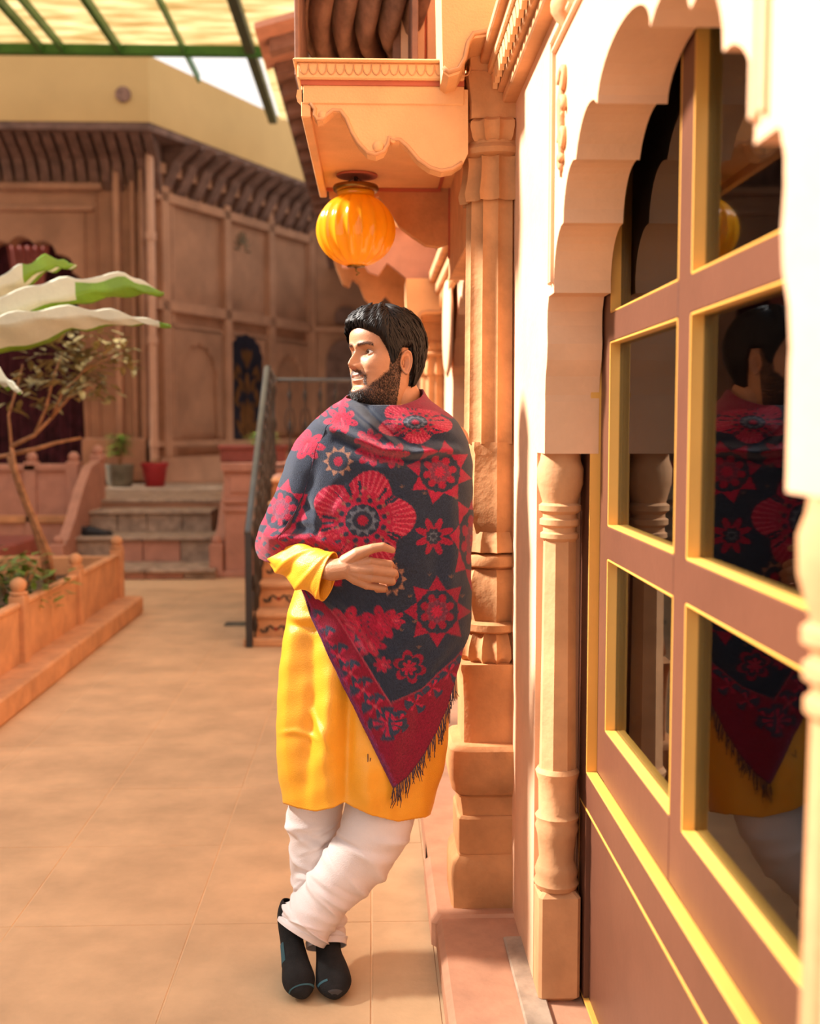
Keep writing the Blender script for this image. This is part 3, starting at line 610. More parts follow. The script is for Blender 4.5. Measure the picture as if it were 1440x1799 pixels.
def sidewall(u0, u1, name, lab, flip=0):
    xa = px(u0, 980, 10.9).x; xb = px(u1, 980, 10.9).x
    q = MB(); prof = [(10.75, 0), (10.72, .30), (10.95, .34), (11.2, .5), (11.55, .78), (11.9, 1.0), (12.3, 1.06), (12.5, 1.06), (12.5, 0)]
    q.prism([(0, y-11.5, z) for y, z in prof], (xb-xa, 0, 0)); o = q.build(name, M['pink'], None, label=lab, cat='wall', group='side walls of the far steps'); o.location = (xa, 11.5, 0)
    q = MB(); q.box((-.02, .8, 1.05), (xb-xa+.02, 1.02, 1.12), .01); q.ball(((xb-xa)/2, .9, 1.16), .06, 10, 8); q.build('post_cap', M['pink'], o, smooth=40)
    q = MB(); q.box((-.02, -.8, 0), (xb-xa+.02, -.66, .32), .01); q.ball(((xb-xa)/2, -.73, .35), .05, 10, 8); q.build('foot_post', M['pink'], o, smooth=40)
sidewall(376, 392, 'stair_side_wall', 'curved sandstone side wall right of the far steps')
sidewall(100, 118, 'stair_side_wall', 'curved sandstone side wall left of the far steps, beside the shoes')
# podium to the right of the steps
xa = px(394, 900, 10.75).x
q = MB(); q.box((xa, 10.75, 0), (-.85, 12.5, 1.06), .01); po2 = q.build('panelled_podium', M['pink'], label='panelled sandstone podium between the far steps and the iron railing', cat='podium')
for z0, z1, d in ((1.0, 1.08, .05), (.62, .66, .03), (.70, .74, .03), (0, .06, .03)):
    q = MB(); q.box((xa-.02, 10.75-d, z0), (-.85, 10.76, z1), .008); q.build('moulding', M['pink'], po2)
q = MB(); q.box((xa+.06, 10.73, .8), (-.9, 10.76, .96), .006); q.build('raised_panel', M['pink'], po2)
TR = empty('planter_trough', ((xa-.85)/2-.02, 11.0, 1.08), 'red terracotta trough with a small plant on the podium left of the railing', 'planter')
q = MB(); w_ = (-.85-xa)/2+.03
q.box((-w_, -.11, 0), (w_, .11, .13), .01); q.box((-w_-.02, -.13, .12), (w_+.02, .13, .165), .008); q.build('trough', M['trough'], TR)
def tuft(loc, n, h, r, m, name, parent, wl=.02, seed=1, droop=.3):
    rn = random.Random(seed); q = MB()
    for i in range(n):
        a = rn.uniform(0, 2*PI); rr_ = rn.uniform(0, r); hh = h*rn.uniform(.35, 1); b0 = Vector(loc)+Vector((rr_*.3*math.cos(a), rr_*.3*math.sin(a), 0))
        tip = Vector(loc)+Vector((rr_*math.cos(a), rr_*math.sin(a), hh)); d = Vector((math.cos(a), math.sin(a), -droop)).normalized(); s_ = d.cross(Vector((0,0,1))).normalized()*wl*.5; L_ = wl*rn.uniform(2, 3.4)
        q.add([tip-d*L_*.4, tip+s_, tip+d*L_, tip-s_], [(0,1,2),(0,2,3)])
    q.build(name, m, parent, kind='stuff'); 
    q = MB()
    for i in range(max(4, n//30)):
        a = rn.uniform(0, 2*PI); q.tube([Vector(loc), Vector(loc)+Vector((r*.3*math.cos(a), r*.3*math.sin(a), h*.5)), Vector(loc)+Vector((r*.8*math.cos(a), r*.8*math.sin(a), h*.9))], [.006,.005,.002], 5)
    q.build('stem', M['bark'], parent, smooth=True)
tuft((.1, 0, .1), 140, .2, .16, M['leaf'], 'foliage', TR, .03, 3)
# pots and shoes
RP = empty('flower_pot', (px(272, 843, 15.0).x, 15.0, ZP), 'crimson plastic flower pot at the top of the far steps', 'flower pot', 'flower pots on the far platform')
q = MB(); q.lathe([(.12,0),(.125,.005),(.165,.26),(.18,.262),(.18,.31),(.165,.31),(.155,.28),(.001,.28)], (0,0,0), 24); q.build('pot', M['redpot'], RP, smooth=40)
tuft((0,0,.26), 30, .1, .08, M['olive'], 'foliage', RP, .02, 5)
GP = empty('flower_pot', (px(211, 843, 14.9).x, 14.9, ZP), 'grey-green pot with a leafy plant left of the crimson pot', 'flower pot', 'flower pots on the far platform')
q = MB(); q.lathe([(.14,0),(.165,.05),(.175,.24),(.185,.26),(.185,.29),(.165,.29),(.16,.26),(.001,.26)], (0,0,0), 24); q.build('pot', M['greypot'], GP, smooth=40)
tuft((0,0,.26), 260, .42, .17, M['leaf'], 'foliage', GP, .035, 6)
def shoe(loc, rz, lab):
    S_ = empty('shoe', loc, lab, 'shoe', group='pair of black shoes on the far steps', rz=rz)
    q = MB(); rows_ = []
    for i in range(11):
        t = i/10; w_ = [.02,.034,.036,.033,.031,.035,.042,.045,.042,.03,.008][i]; h = [.06,.085,.09,.085,.075,.066,.055,.048,.042,.034,.02][i]
        rows_.append([(-.14+.28*t, w_*math.cos(a), .012+max(0, math.sin(a))*h - (0 if math.sin(a) >= 0 else .002)) for a in [2*PI*j/14 for j in range(14)]])
    q.grid(rows_, closed=True); q.build('upper', M['shoe'], S_, smooth=True)
    q = MB(); q.prism([(-.14,-.03,0),(0,-.033,0),(.08,-.047,0),(.14,-.02,0),(.145,.01,0),(.08,.045,0),(0,.033,0),(-.14,.03,0)], (0,0,.018)); q.build('sole', M['iron'], S_)
sp_ = px(150, 930, 11.45); s2 = px(172, 931, 11.4)
shoe((sp_.x, 11.5, .337), .35, 'black shoe on the far steps, the left one of the pair'); shoe((s2.x, 11.4, .337), .15, 'black shoe on the far steps, the right one of the pair')
# ================================================================ iron-railed stair to the landing
SX0, SX1 = -.80, .37; NS = 6; R0, D0 = .165, .235; Y0 = 7.42
SR = empty('stone_stair', ((SX0+SX1)/2, 8, 0), 'sandstone stair with painted risers rising behind the man, beside the iron railing', 'stairs')
def srb(q, name, m, parent=None, **k):
    q.v = [(p[0]-(SX0+SX1)/2, p[1]-8, p[2]) for p in q.v]; return q.build(name, M[m] if isinstance(m, str) else m, parent or SR, **k)
M['motif'] = mat('dark_painted_motif', (.045, .05, .045), var=.1); M['motifr'] = mat('red_painted_motif', (.35, .06, .03))
q = MB(); q.box((SX0-.04, 7.3, 0), (SX1, Y0+.1, .05), .008); srb(q, 'base_slab', 'sand')
for k in range(NS):
    y = Y0 + D0*k; z0 = .04 + R0*k; z1 = z0+R0
    q = MB(); q.box((SX0+.015, y, 0 if k == 0 else z0-.05), (SX1, y+D0+.05, z1-.036), .004); srb(q, 'riser_block', 'sand')
    q = MB(); q.box((SX0-.025, y-.03, z1-.04), (SX1, y+D0, z1), .012); srb(q, 'tread', 'sand')
    for c in range(4):
        cx_ = SX0+.16+.29*c; zc_ = z0+.055
        q = MB()
        for sg in (-1, 1):
            pts = [(cx_+sg*(.015+.09*t), y-.004, zc_ + .022*math.sin(t*PI*2)) for t in [i/15 for i in range(16)]]
            q.tube(pts, [.007-.003*t for t in [i/15 for i in range(16)]], 5, up=(0,1,0))
            q.tube([(cx_+sg*(.02+p_[0]), y-.004, zc_+p_[1]) for p_ in scroll_pts(.045, .0, .026, .9, 10, sg)], .004, 5, up=(0,1,0))
        srb(q, 'scroll_motif', 'motif')
        q = MB(); q.ball((cx_, y-.002, zc_), .014, 8, 6, (1, .3, 1)); srb(q, 'flower_motif', 'motifr')
yl = Y0+D0*NS; zl = .04+R0*NS
q = MB(); q.box((SX0, yl-.02, 0), (SX1, 9.55, zl), .006); srb(q, 'landing', 'pink')
RL = empty('iron_railing', (-.80, 7.3, 0), 'black iron stair railing with turned balusters and a silver-edged handrail behind the man', 'railing')
def rlb(q, name, m='iron', sm=35): 
    q.v = [(p[0]+.80, p[1]-7.3, p[2]) for p in q.v]; return q.build(name, M[m], RL, smooth=sm)
M['rail'] = mat('worn_steel_handrail', (.11, .11, .10), rough=.3, metal=.6, var=.1)
xr_ = -.80
pA = Vector((xr_, 7.3, .755)); pB = Vector((xr_, 8.75, 1.87)); pC = Vector((xr_, 9.4, 1.80))
q = MB(); q.box((xr_-.022, 7.278, 0), (xr_+.022, 7.322, .76), .004); rlb(q, 'newel_post')
q = MB(); q.tube([pA-Vector((0,.02,.02)), pB, pB+Vector((0,.05,0)), pC], .026, 8, .7); rlb(q, 'handrail', 'rail')
q = MB(); q.tube([pC, (.36, 9.4, 1.80)], .022, 8, .8); rlb(q, 'handrail', 'rail')
def baluster(q, x, y, z0, z1):
    h = z1-z0; pr = [(.007,0),(.007,.1),(.014,.12),(.02,.16),(.014,.2),(.007,.24),(.007,.42),(.013,.44),(.022,.5),(.013,.56),(.007,.58),(.007,.76),(.014,.8),(.02,.84),(.014,.88),(.007,.9),(.007,1)]
    q.lathe([(r, z0+h*t) for r, t in pr], (x, y, 0), 8)
for k in range(13):
    t = (k+.6)/13; p = pA.lerp(pB, t); zf = max(.0, .04+R0*max(0, int((p.y-Y0)/D0)+1)) if p.y > Y0 else 0
    q = MB(); baluster(q, xr_+.03, p.y, zf, p.z); rlb(q, 'baluster')
for k in range(4):
    y = 8.9+.14*k; q = MB(); baluster(q, xr_, y, zl, 1.84); rlb(q, 'baluster')
for k in range(9):
    x = -.68+.125*k; q = MB(); baluster(q, x, 9.4, zl, 1.80); rlb(q, 'baluster')
    q = MB()
    for s_ in (-1, 1): q.tube([(x + s_*(.02+.02*math.sin(PI*i/8)), 9.4, 1.35+.22*i/8) for i in range(9)], .005, 5)
    rlb(q, 'scroll')
q = MB(); q.tube([pA-Vector((0,-.1,.6)), (xr_, 8.7, zl+.06), (xr_, 9.4, zl+.06), (.36, 9.4, zl+.06)], .010, 6); rlb(q, 'bottom_bar')
DV = px(415, 1098, 7.6); q = MB()
q.box((-.08, -.06, 0), (.08, .06, .008), .003)
for k in range(5): q.box((-.07, -.05+.022*k, .008), (.07, -.04+.022*k, .014))
o = q.build('drain_cover', M['greypot'], label='small grey drain cover on the floor left of the railing post', cat='drain cover'); o.location = (pz(414, 1098).x, pz(414, 1098).y, 0)
# ================================================================ left planter with posts
PN = empty('stone_planter', (-2.4, 7, 0), 'long sandstone planter with panelled sides and knobbed posts on the left', 'planter')
def pnb(q, name, m='sand', sm=False, **k):
    q.v = [(p[0]+2.4, p[1]-7, p[2]) for p in q.v]; return q.build(name, M[m], PN, smooth=sm, **k)
XE = -1.76; XPp = -1.945
for k in range(6):
    y0 = 3.0+.95*k; q = MB(); q.box((-2.6, y0+.003, 0), (XE, y0+.947, .13), .012); pnb(q, 'kerb_stone')
posts = [8.66-1.2*k for k in range(5)]
for y in posts:
    q = MB(); q.box((XPp-.045, y-.045, .12), (XPp+.045, y+.045, .50), .008); q.lathe([(.035,.50),(.05,.505),(.05,.515),(.03,.52),(.04,.535),(.046,.555),(.04,.575),(.02,.592),(.002,.597)], (XPp, y, 0), 16)
    pnb(q, 'post', 'sand', 40)
for y in posts[:-1]:
    for h in range(2):
        ya = y-.045-.555*h; q = MB(); q.box((XPp-.02, ya-.553, .125), (XPp+.015, ya-.002, .44), .006); pnb(q, 'side_panel')
    q = MB(); q.box((XPp-.03, y-1.16, .43), (XPp+.026, y-.045, .462), .008); pnb(q, 'coping')
q = MB(); q.box((-4.6, 8.62, .0), (XPp-.045, 8.70, .44), .008); pnb(q, 'end_panel')
for x in (-3.1, -4.3):
    q = MB(); q.box((x-.045, 8.615, .12), (x+.045, 8.705, .50), .008); q.ball((x, 8.66, .54), .045, 12, 8); pnb(q, 'post', 'sand', 40)
q = MB(); g = [[(-4.6 + 2.63*i/24, 3.2+5.4*j/40, .30+.03*mnoise.noise(Vector((i*.5, j*.5, 0)))) for i in range(25)] for j in range(41)]
q.grid(g); pnb(q, 'soil', 'soil', True)
# low wall behind the planter
LW = empty('low_wall', (-3.6, 12, 0), 'low pink sandstone wall with knobbed posts left of the far steps', 'wall')
xw = px(118, 850, 11.9).x
q = MB(); q.box((-3.2, -.06, 0), (xw+3.6, .06, .98), .01); q.build('wall_panel', M['pink'], LW)
q = MB(); q.box((-3.2, -.1, .96), (xw+3.6, .1, 1.03), .01); q.build('coping', M['pink'], LW)
q = MB(); q.box((-3.2, -.1, .42), (xw+3.6, .0, .5), .01); q.build('coping', M['sand'], LW)
for u in (52, 126):
    xx_ = px(u, 850, 11.9).x+3.6; q = MB(); q.box((xx_-.06, -.1, 0), (xx_+.06, .08, 1.06), .01); q.ball((xx_, 0, 1.1), .06, 10, 8); q.build('post', M['pink'], LW, smooth=40)
q = MB(); q.box((-5.9, 9.2, 0), (px(60, 960, 10.4).x, 10.6, .42), .02); rb = q.build('red_bed_kerb', M['trough'], label='dark red painted kerb bed behind the planter at the far left', cat='kerb')
# ================================================================ plants
def leaves_on(q, p, n, rn, L_, W_, spread):
    for i in range(n):
        a = rn.uniform(0, 2*PI); el = rn.uniform(-.5, .6); d = Vector((math.cos(a)*math.cos(el), math.sin(a)*math.cos(el), math.sin(el))); s_ = d.cross(Vector((0,0,1))).normalized()*W_; l_ = L_*rn.uniform(.7, 1.2)
        o_ = Vector(p)+Vector((rn.uniform(-1,1), rn.uniform(-1,1), rn.uniform(-1,1)))*spread; dn = Vector((0,0,-.15*l_))
        q.add([o_, o_+d*l_*.35+s_, o_+d*l_*.35-s_, o_+d*l_*.35+dn*.3, o_+d*l_*.75+s_*.8+dn*.5, o_+d*l_*.75-s_*.8+dn*.5, o_+d*l_+dn], [(0,1,3),(0,3,2),(1,4,3),(3,5,2),(4,6,3),(3,6,5)])
TRr = empty('small_tree', (px(80, 1000, 7.4).x, 7.4, .3), 'thin branching small tree with sparse olive leaves growing in the planter', 'tree')
rn = random.Random(11); base = TRr.location.copy()
bq = MB(); lq = MB()
def brn(pts, r0, r1): bq.tube([px(u, v, y)-base for u, v, y in pts], [r0+(r1-r0)*i/(len(pts)-1) for i in range(len(pts))], 7)
brn([(84,1030,7.4),(78,985,7.4),(62,930,7.4),(35,860,7.4),(15,800,7.4)], .025, .018); brn([(95,1030,7.4),(85,970,7.35),(55,900,7.3),(28,830,7.3),(20,785,7.3)], .02, .014)
brn([(15,800,7.4),(60,790,7.4),(100,778,7.4),(142,770,7.4)], .018, .010); brn([(20,785,7.3),(60,765,7.3),(90,735,7.3),(120,700,7.3),(160,680,7.3)], .016, .005)
brn([(60,765,7.3),(80,720,7.3),(95,660,7.3),(110,620,7.3)], .012, .004); brn([(90,735,7.3),(110,690,7.2),(150,650,7.2),(190,630,7.2)], .009, .003); brn([(20,785,7.3),(15,730,7.4),(30,680,7.4),(40,640,7.4)], .011, .004); brn([(-40,810,7.4),(15,800,7.4),(60,790,7.4)], .016,.012)
bq.build('branches', M['bark'], TRr, smooth=True)
for u, v, n_, s_ in ((100,640,40,.16),(140,640,36,.13),(175,640,30,.12),(205,625,26,.09),(225,630,10,.05),(150,680,30,.10),(180,688,16,.07),(110,600,30,.12),(70,650,24,.14),(40,690,20,.12),(150,610,24,.10),(215,600,8,.05),(90,690,16,.1)):
    leaves_on(lq, px(u, v, 7.3+rn.uniform(-.3,.3))-base, n_, rn, .13, .02, s_)
lq.build('foliage', M['olive'], TRr, kind='stuff')
# banana plant
BN = empty('banana_plant', (-3.0, 5.6, .28), 'banana plant with broad waxy leaves reaching in from the left edge', 'plant')
q = MB(); q.tube([(0,0,0),(.02,0,.5),(.0,0,1.0),(-.02,0,1.5)], [.09,.08,.065,.045], 12); q.build('pseudostem', M['leaf'], BN, smooth=True)
def bleaf(mid, wu, wd, Y, dy, seed, tw=0, back=False):
    """mid: pixel midrib base->tip ; wu / wd: upper and lower half widths in metres"""
    rn = random.Random(seed); n = len(mid); P = []
    N = 40
    def ip(arr, t): 
        f = t*(len(arr)-1); i = min(int(f), len(arr)-2); return arr[i]+(arr[i+1]-arr[i])*(f-i)
    us = [m_[0] for m_ in mid]; vs_ = [m_[1] for m_ in mid]; g = []
    for i in range(N+1):
        t = i/N; c = px(ip(us, t), ip(vs_, t), Y+dy*t)-BN.location
        row = []
        for j in range(-6, 7):
            f = j/6; W_ = ip(wu, t) if f > 0 else ip(wd, t); wob = 1+.07*math.sin(t*23+seed)*abs(f)+.05*math.sin(t*61+seed*2)*abs(f)
            up = Vector((0, math.sin(tw)*-1, math.cos(tw))) if f > 0 else Vector((0, -.75, .66))
            row.append(c + up*(f*W_*wob) + Vector((0, 0, .008*math.sin(t*40+f*3))))
        g.append(row)
    qq = MB(); qq.grid(g); return qq
def two(q, name, k):
    o = q.build(name, M['bananau'], BN, smooth=True); me = o.data; me.materials.append(M['banana']); nc_ = 12
    for p_ in me.polygons:
        r, c = divmod(p_.index, nc_); t = r/40; f = (c-5.5)/6
        g_ = {0: t > .60 and f > -.3 or f < -.6, 1: (t > .62 and f < .72) or (f < -.35 and t > .40), 2: f < -.80 or t > .94, 3: f < -.5}[k]
        p_.material_index = 1 if g_ else 0
    md = o.modifiers.new('s', 'SOLIDIFY'); md.thickness = .004; return o
# lower (pale) half faces the camera; upper half folded
Yl = 5.3
for nm, mid, wu, wd, dy, sd in (
    ('leaf', [(-260,560),(-120,535),(0,508),(80,470),(134,468)], [.02,.05,.06,.06,.002], [.02,.09,.10,.03,.002], .2, 1),
    ('leaf', [(-260,590),(-120,575),(0,552),(120,520),(220,505),(288,517)], [.03,.06,.07,.09,.075,.06,.002], [.03,.05,.06,.06,.05,.002], .1, 2),
    ('leaf', [(-260,600),(-120,590),(0,570),(120,556),(220,562),(300,574)], [.02,.03,.04,.05,.03,.005], [.03,.16,.19,.10,.03,.004], -.1, 3),
    ('leaf', [(-260,640),(-150,640),(-60,655),(0,668),(38,690)], [.02,.05,.06,.05,.003], [.03,.08,.08,.05,.003], -.3, 4)):
    q = bleaf(mid, wu, wd, Yl, dy, sd); o = two(q, nm, sd-1)
    q = MB(); q.tube([px(u, v, Yl+dy*i/(len(mid)-1)+.012)-BN.location for i, (u, v) in enumerate(mid)], [.010-.008*i/(len(mid)-1) for i in range(len(mid))], 6); q.build('midrib', M['bananau'], o, smooth=True)
    p0 = px(mid[0][0], mid[0][1], Yl)-BN.location
    q = MB(); q.tube([(-.02,0,1.4), p0*.5+Vector((0,0,1.0)), p0], [.03,.02,.012], 8); q.build('leaf_stalk', M['leaf'], BN, smooth=True)
SB = empty('green_shrub', (px(25, 1030, 6.8).x, 6.8, .3), 'low dark green shrub in the planter at the left edge', 'shrub')
q = MB(); rn = random.Random(5)
for k in range(60):
    a = rn.uniform(0, 2*PI); r = rn.uniform(0, .3); leaves_on(q, (r*math.cos(a), r*math.sin(a), rn.uniform(.02, .36)), 5, rn, .09, .018, .05)
q.build('foliage', M['leaf'], SB, kind='stuff')
q = MB()
for k in range(9):
    a = k*.7; q.tube([(0,0,-.02),(.08*math.cos(a),.08*math.sin(a),.18),(.17*math.cos(a),.17*math.sin(a),.34)], [.008,.006,.002], 5)
q.build('stem', M['bark'], SB, smooth=True)
# ================================================================ hanging lantern
Ll = px(625, 405, 3.9); LA = empty('hanging_lantern', (Ll.x, 3.9, Ll.z), 'ribbed amber glass globe lantern hanging from the porch ceiling', 'lantern')
m = bpy.data.materials.new('amber_glass'); m.use_nodes = True; n = m.node_tree.nodes; l = m.node_tree.links; b_ = n['Principled BSDF']
b_.inputs['Base Color'].default_value = (1, .57, .03, 1); b_.inputs['Roughness'].default_value = .12; b_.inputs['Subsurface Weight'].default_value = 0; b_.inputs['Coat Weight'].default_value = 1; b_.inputs['Coat Roughness'].default_value = .06
tr = n.new('ShaderNodeBsdfTranslucent'); tr.inputs[0].default_value = (1, .74, .09, 1); mx = n.new('ShaderNodeMixShader'); mx.inputs[0].default_value = .62
ou = n['Material Output']; l.new(b_.outputs[0], mx.inputs[1]); l.new(tr.outputs[0], mx.inputs[2]); l.new(mx.outputs[0], ou.inputs[0]); M['amber'] = m
q = MB(); prof = []
for i in range(25):
    a = -PI/2 + .22 + (PI-.22-.42)*i/24; prof.append((.134*math.cos(a), .122*math.sin(a)))
q.lathe(prof, (0,0,0), 144, lambda a, z: 1-.075*abs(math.sin(9*a))**.8 + 0*z, cap=False)
q.lathe([(.06,.108),(.062,.118),(.064,.128)], (0,0,0), 48, cap=False)
o = q.build('glass_globe', M['amber'], LA, smooth=True); md = o.modifiers.new('s', 'SOLIDIFY'); md.thickness = .003
M['brass'] = mat('aged_brass', (.30, .16, .04), metal=.9, rough=.35)
q = MB(); q.lathe([(.060,.125),(.074,.128),(.078,.138),(.074,.147),(.064,.15),(.060,.145)], (0,0,0), 48); q.build('neck_rim', M['brass'], LA, smooth=True)
q = MB(); q.lathe([(.030,-.122),(.03,-.115),(.001,-.128)], (0,0,0), 24); q.tube([(0,0,-.12),(.0,0,-.135),(.012,0,-.142),(.0,0,-.15)], .003, 6); q.build('bottom_cap', M['brass'], LA, smooth=True)
hk = zs - Ll.z
q = MB()
for k in range(3):
    a = .6+2*PI*k/3; q.tube([(.068*math.cos(a), .068*math.sin(a), .145), (.005*math.cos(a), .005*math.sin(a), hk-.01)], .0016, 5)
q.tube([(0,0,hk-.05),(0,0,hk)], .007, 8); q.tube([(0,0,.02),(0,0,hk)], .003, 6)
q.build('hanging_wire', M['iron'], LA, smooth=True)
q = MB(); q.ball((0,0,.02), .022, 12, 8, (1,1,1.3)); q.lathe([(.014,.04),(.014,.08)], (0,0,0), 12); q.build('bulb', mat('frosted_bulb', (.8,.7,.5)), LA, smooth=True)
# ================================================================ person
SKIN = mat('skin', (.49, .22, .108), rough=.48, var=.05, scale=40, bump=.12, bscale=400, attr='paint', spec=.45)
SKIN.node_tree.nodes['Principled BSDF'].inputs['Subsurface Weight'].default_value = .12
SKIN.node_tree.nodes['Principled BSDF'].inputs['Subsurface Radius'].default_value = (.012, .005, .003)
HAIR = mat('black_hair', (.014, .009, .007), rough=.45, var=.3, scale=150, spec=.22, bump=0)
HAIRC = mat('hair_base', (.012, .008, .007), rough=.6, var=.3, bump=0)
KUR = mat('yellow_satin_cotton', (.92, .405, .025), rough=.36, var=.03, scale=8, bump=.25, bscale=420, spec=.5)
TRO = mat('white_cotton', (.80, .70, .66), rough=.7, var=.03, scale=8, bump=.2, bscale=300)
SOCK = mat('black_knit', (.018, .016, .015), rough=.9, var=.2, scale=30, bump=.4, bscale=500)
TEAL = mat('teal_knit', (.05, .12, .14), rough=.9, var=.1)
SHW = mat('woven_shawl', (.98, .98, .98), rough=.95, var=.10, scale=260, bump=.5, bscale=520, attr='paint', spec=.12, sheen=.25)
FRI = mat('shawl_fringe', (.10, .06, .07), rough=.9, var=.3, scale=200)
person = empty('person', (.0, 2.93, 0), 'bearded young man in a yellow kurta and flowered navy shawl leaning on the pillar', 'person')
PO_ = Vector((0, 2.93, 0))
def vmesh(name, V, Fc, mt, smooth=True, paint=None, parent=person):
    me = bpy.data.meshes.new(name); me.from_pydata([tuple(p) for p in (np.asarray(V)-np.array(PO_))], [], Fc); me.materials.append(mt)
    bm = bmesh.new(); bm.from_mesh(me); bmesh.ops.recalc_face_normals(bm, faces=bm.faces); bm.to_mesh(me); bm.free()
    if smooth: me.shade_smooth()
    if paint is not None:
        ca = me.color_attributes.new('paint', 'FLOAT_COLOR', 'POINT'); a = np.ones((len(me.vertices), 4), dtype=np.float32); a[:, :3] = paint; ca.data.foreach_set('color', a.ravel())
    o = bpy.data.objects.new(name, me); COL.objects.link(o); o.parent = parent; return o
def gridf(nr, nc, closed=False, off=0):
    k = nc if closed else nc-1
    return [(off+i*nc+j, off+i*nc+(j+1)%nc, off+(i+1)*nc+(j+1)%nc, off+(i+1)*nc+j) for i in range(nr-1) for j in range(k)]
def sm(z, xs_, ys_):
    """smooth interpolation (pchip-like)"""
    xs_ = np.array(xs_, float); ys_ = np.array(ys_, float); z = np.asarray(z, float)
    d = np.diff(ys_)/np.diff(xs_); m_ = np.zeros_like(ys_); m_[0] = d[0]; m_[-1] = d[-1]
    for i in range(1, len(d)): m_[i] = 0 if d[i-1]*d[i] <= 0 else 2*d[i-1]*d[i]/(d[i-1]+d[i])
    i = np.clip(np.searchsorted(xs_, z)-1, 0, len(xs_)-2); h = xs_[i+1]-xs_[i]; t = np.clip((z-xs_[i])/h, 0, 1)
    return (2*t**3-3*t**2+1)*ys_[i]+(t**3-2*t**2+t)*h*m_[i]+(-2*t**3+3*t**2)*ys_[i+1]+(t**3-t**2)*h*m_[i+1]
G = lambda x, s_: np.exp(-(x/s_)**2)
ZT = [-.12,-.06,-.03,-.014,-.006,.002,.012,.026,.040,.050,.060,.070,.080,.10,.122,.140,.160,.185,.205,.218,.226,.2285,.2296,.230]
YF = [.026,.032,.040,.052,.070,.084,.092,.095,.088,.0885,.089,.0905,.088,.087,.085,.092,.094,.086,.068,.047,.028,.018,.009,.001]
YB = [-.080,-.066,-.063,-.061,-.061,-.061,-.063,-.067,-.072,-.077,-.082,-.088,-.094,-.102,-.107,-.108,-.105,-.092,-.072,-.050,-.030,-.019,-.009,-.001]
WW = [.085,.064,.060,.058,.058,.059,.061,.064,.067,.069,.0705,.072,.0735,.0755,.0765,.077,.077,.071,.058,.042,.027,.018,.009,.001]
ex, ez, er = .0315, .1195, .0122; eyc = .0625
def head(a, z):
    """a: angle from the front (+ towards his left), z above the chin ; returns x,y,z local"""
    yf, yb, wd = sm(z, ZT, YF), sm(z, ZT, YB), sm(z, ZT, WW); c, s_ = np.cos(a), np.sin(a)
    k = np.interp(z, [-.02, 0, .03, .07, .1], [.05, .26, .22, .10, .02])
    y = np.where(c > 0, yf*np.abs(c)**.82, -np.abs(yb)*np.abs(c)**.95)
    x = wd*np.sign(s_)*np.abs(s_)**.95*(1-k*np.clip(c, 0, 1)**.9)
    fr = np.clip(c*3, 0, 1)
    D = np.zeros_like(x)
    n_ = sm(z, [0, .073,.080,.085,.091,.100,.111,.122,.132,.142,.3], [0,0,.010,.021,.0265,.023,.016,.0095,.005,0,0])
    ws = np.interp(z, [.08,.092,.1,.115,.13,.14], [.0115,.0105,.0085,.0075,.009,.012])
    D += n_*np.exp(-np.abs(x/ws)**2.2)
    D += .0105*(G(x-.0135,.006)+G(x+.0135,.006))*G(z-.0855,.0065)
    D -= .0045*(G(x-.0075,.0035)+G(x+.0075,.0035))*G(z-.0785,.003)
    ax = np.abs(x)
    D -= .0125*G(ax-ex+.002,.0165)*G(z-ez-.001,.0115)
    D -= .004*G(ax-.015,.006)*G(z-.122,.010)
    D += .0045*G(ax-.027,.022)*G(z-.1385,.0065)
    D += .0055*G(ax-.044,.017)*G(z-.088,.014)
    D -= .0028*G(ax-(.018+(.092-z)*.45),.004)*G(z-.075,.018)
    ml = .0575+5.5*x**2
    D += .0045*G(x,.019)*G(z-ml-.0065,.0042) + .0060*G(x,.016)*G(z-ml+.0065,.0046)
    D -= .0075*np.exp(-(x/.024)**6)*G(z-ml,.0032)
    D -= .0035*G(x,.02)*G(z-.041,.006); D += .0045*G(x,.016)*G(z-.020,.012)
    D -= .0016*G(x,.003)*G(z-.074,.006)
    y = y + D*fr
    # lids : a sphere a little larger than the eyeball, opened along an almond
    dx_ = ax-ex; dz_ = z-ez
    r2 = (er+.0016)**2-dx_**2-dz_**2; ys = eyc+np.sqrt(np.clip(r2, 0, None))
    lid = np.where((r2 > 0) & (c > 0), np.maximum(y, ys), y)
    top = .0062*np.clip(1-(dx_/.0138)**2, 0, 1); bot = -.0042*np.clip(1-(dx_/.0138)**2, 0, 1)
    tilt = .0012*(dx_/.0138)
    op = (np.abs(dx_) < .0136) & (dz_-tilt < top) & (dz_-tilt > bot) & (c > 0)
    y = np.where(op, eyc+np.sqrt(np.clip(er**2-dx_**2-dz_**2, 0, None))-.0022, lid)
    return x, y, z, op
PSI = math.radians(53); H0 = Vector((.023, 2.925, 1.4775))
FW = Vector((-math.sin(PSI), -math.cos(PSI), 0)); LF = Vector((math.cos(PSI), -math.sin(PSI), 0)); UPv = Vector((0, 0, 1))
tl = Matrix.Rotation(math.radians(-3), 3, LF) ; FW = tl @ FW; UPv = tl @ UPv
tl = Matrix.Rotation(math.radians(2.0), 3, FW); UPv = tl @ UPv; LF = tl @ LF
def HW(x, y, z):
    x, y, z = [np.asarray(q_, float)[..., None] for q_ in (x, y, z)]
    x, y, z = x*.96, y*.95, z*1.03
    return np.array(H0) + x*np.array(LF) + y*np.array(FW) + z*np.array(UPv)
sa = np.linspace(-1, 1, 301)[:-1]; aa = PI*np.sign(sa)*np.abs(sa)**1.6
zz_ = np.concatenate([np.linspace(-.12, -.01, 22)[:-1], np.linspace(-.01, .15, 161)[:-1], np.linspace(.15, .23, 40)])
Ag, Zg = np.meshgrid(aa, zz_); X_, Y_, Z_, OP = head(Ag, Zg)
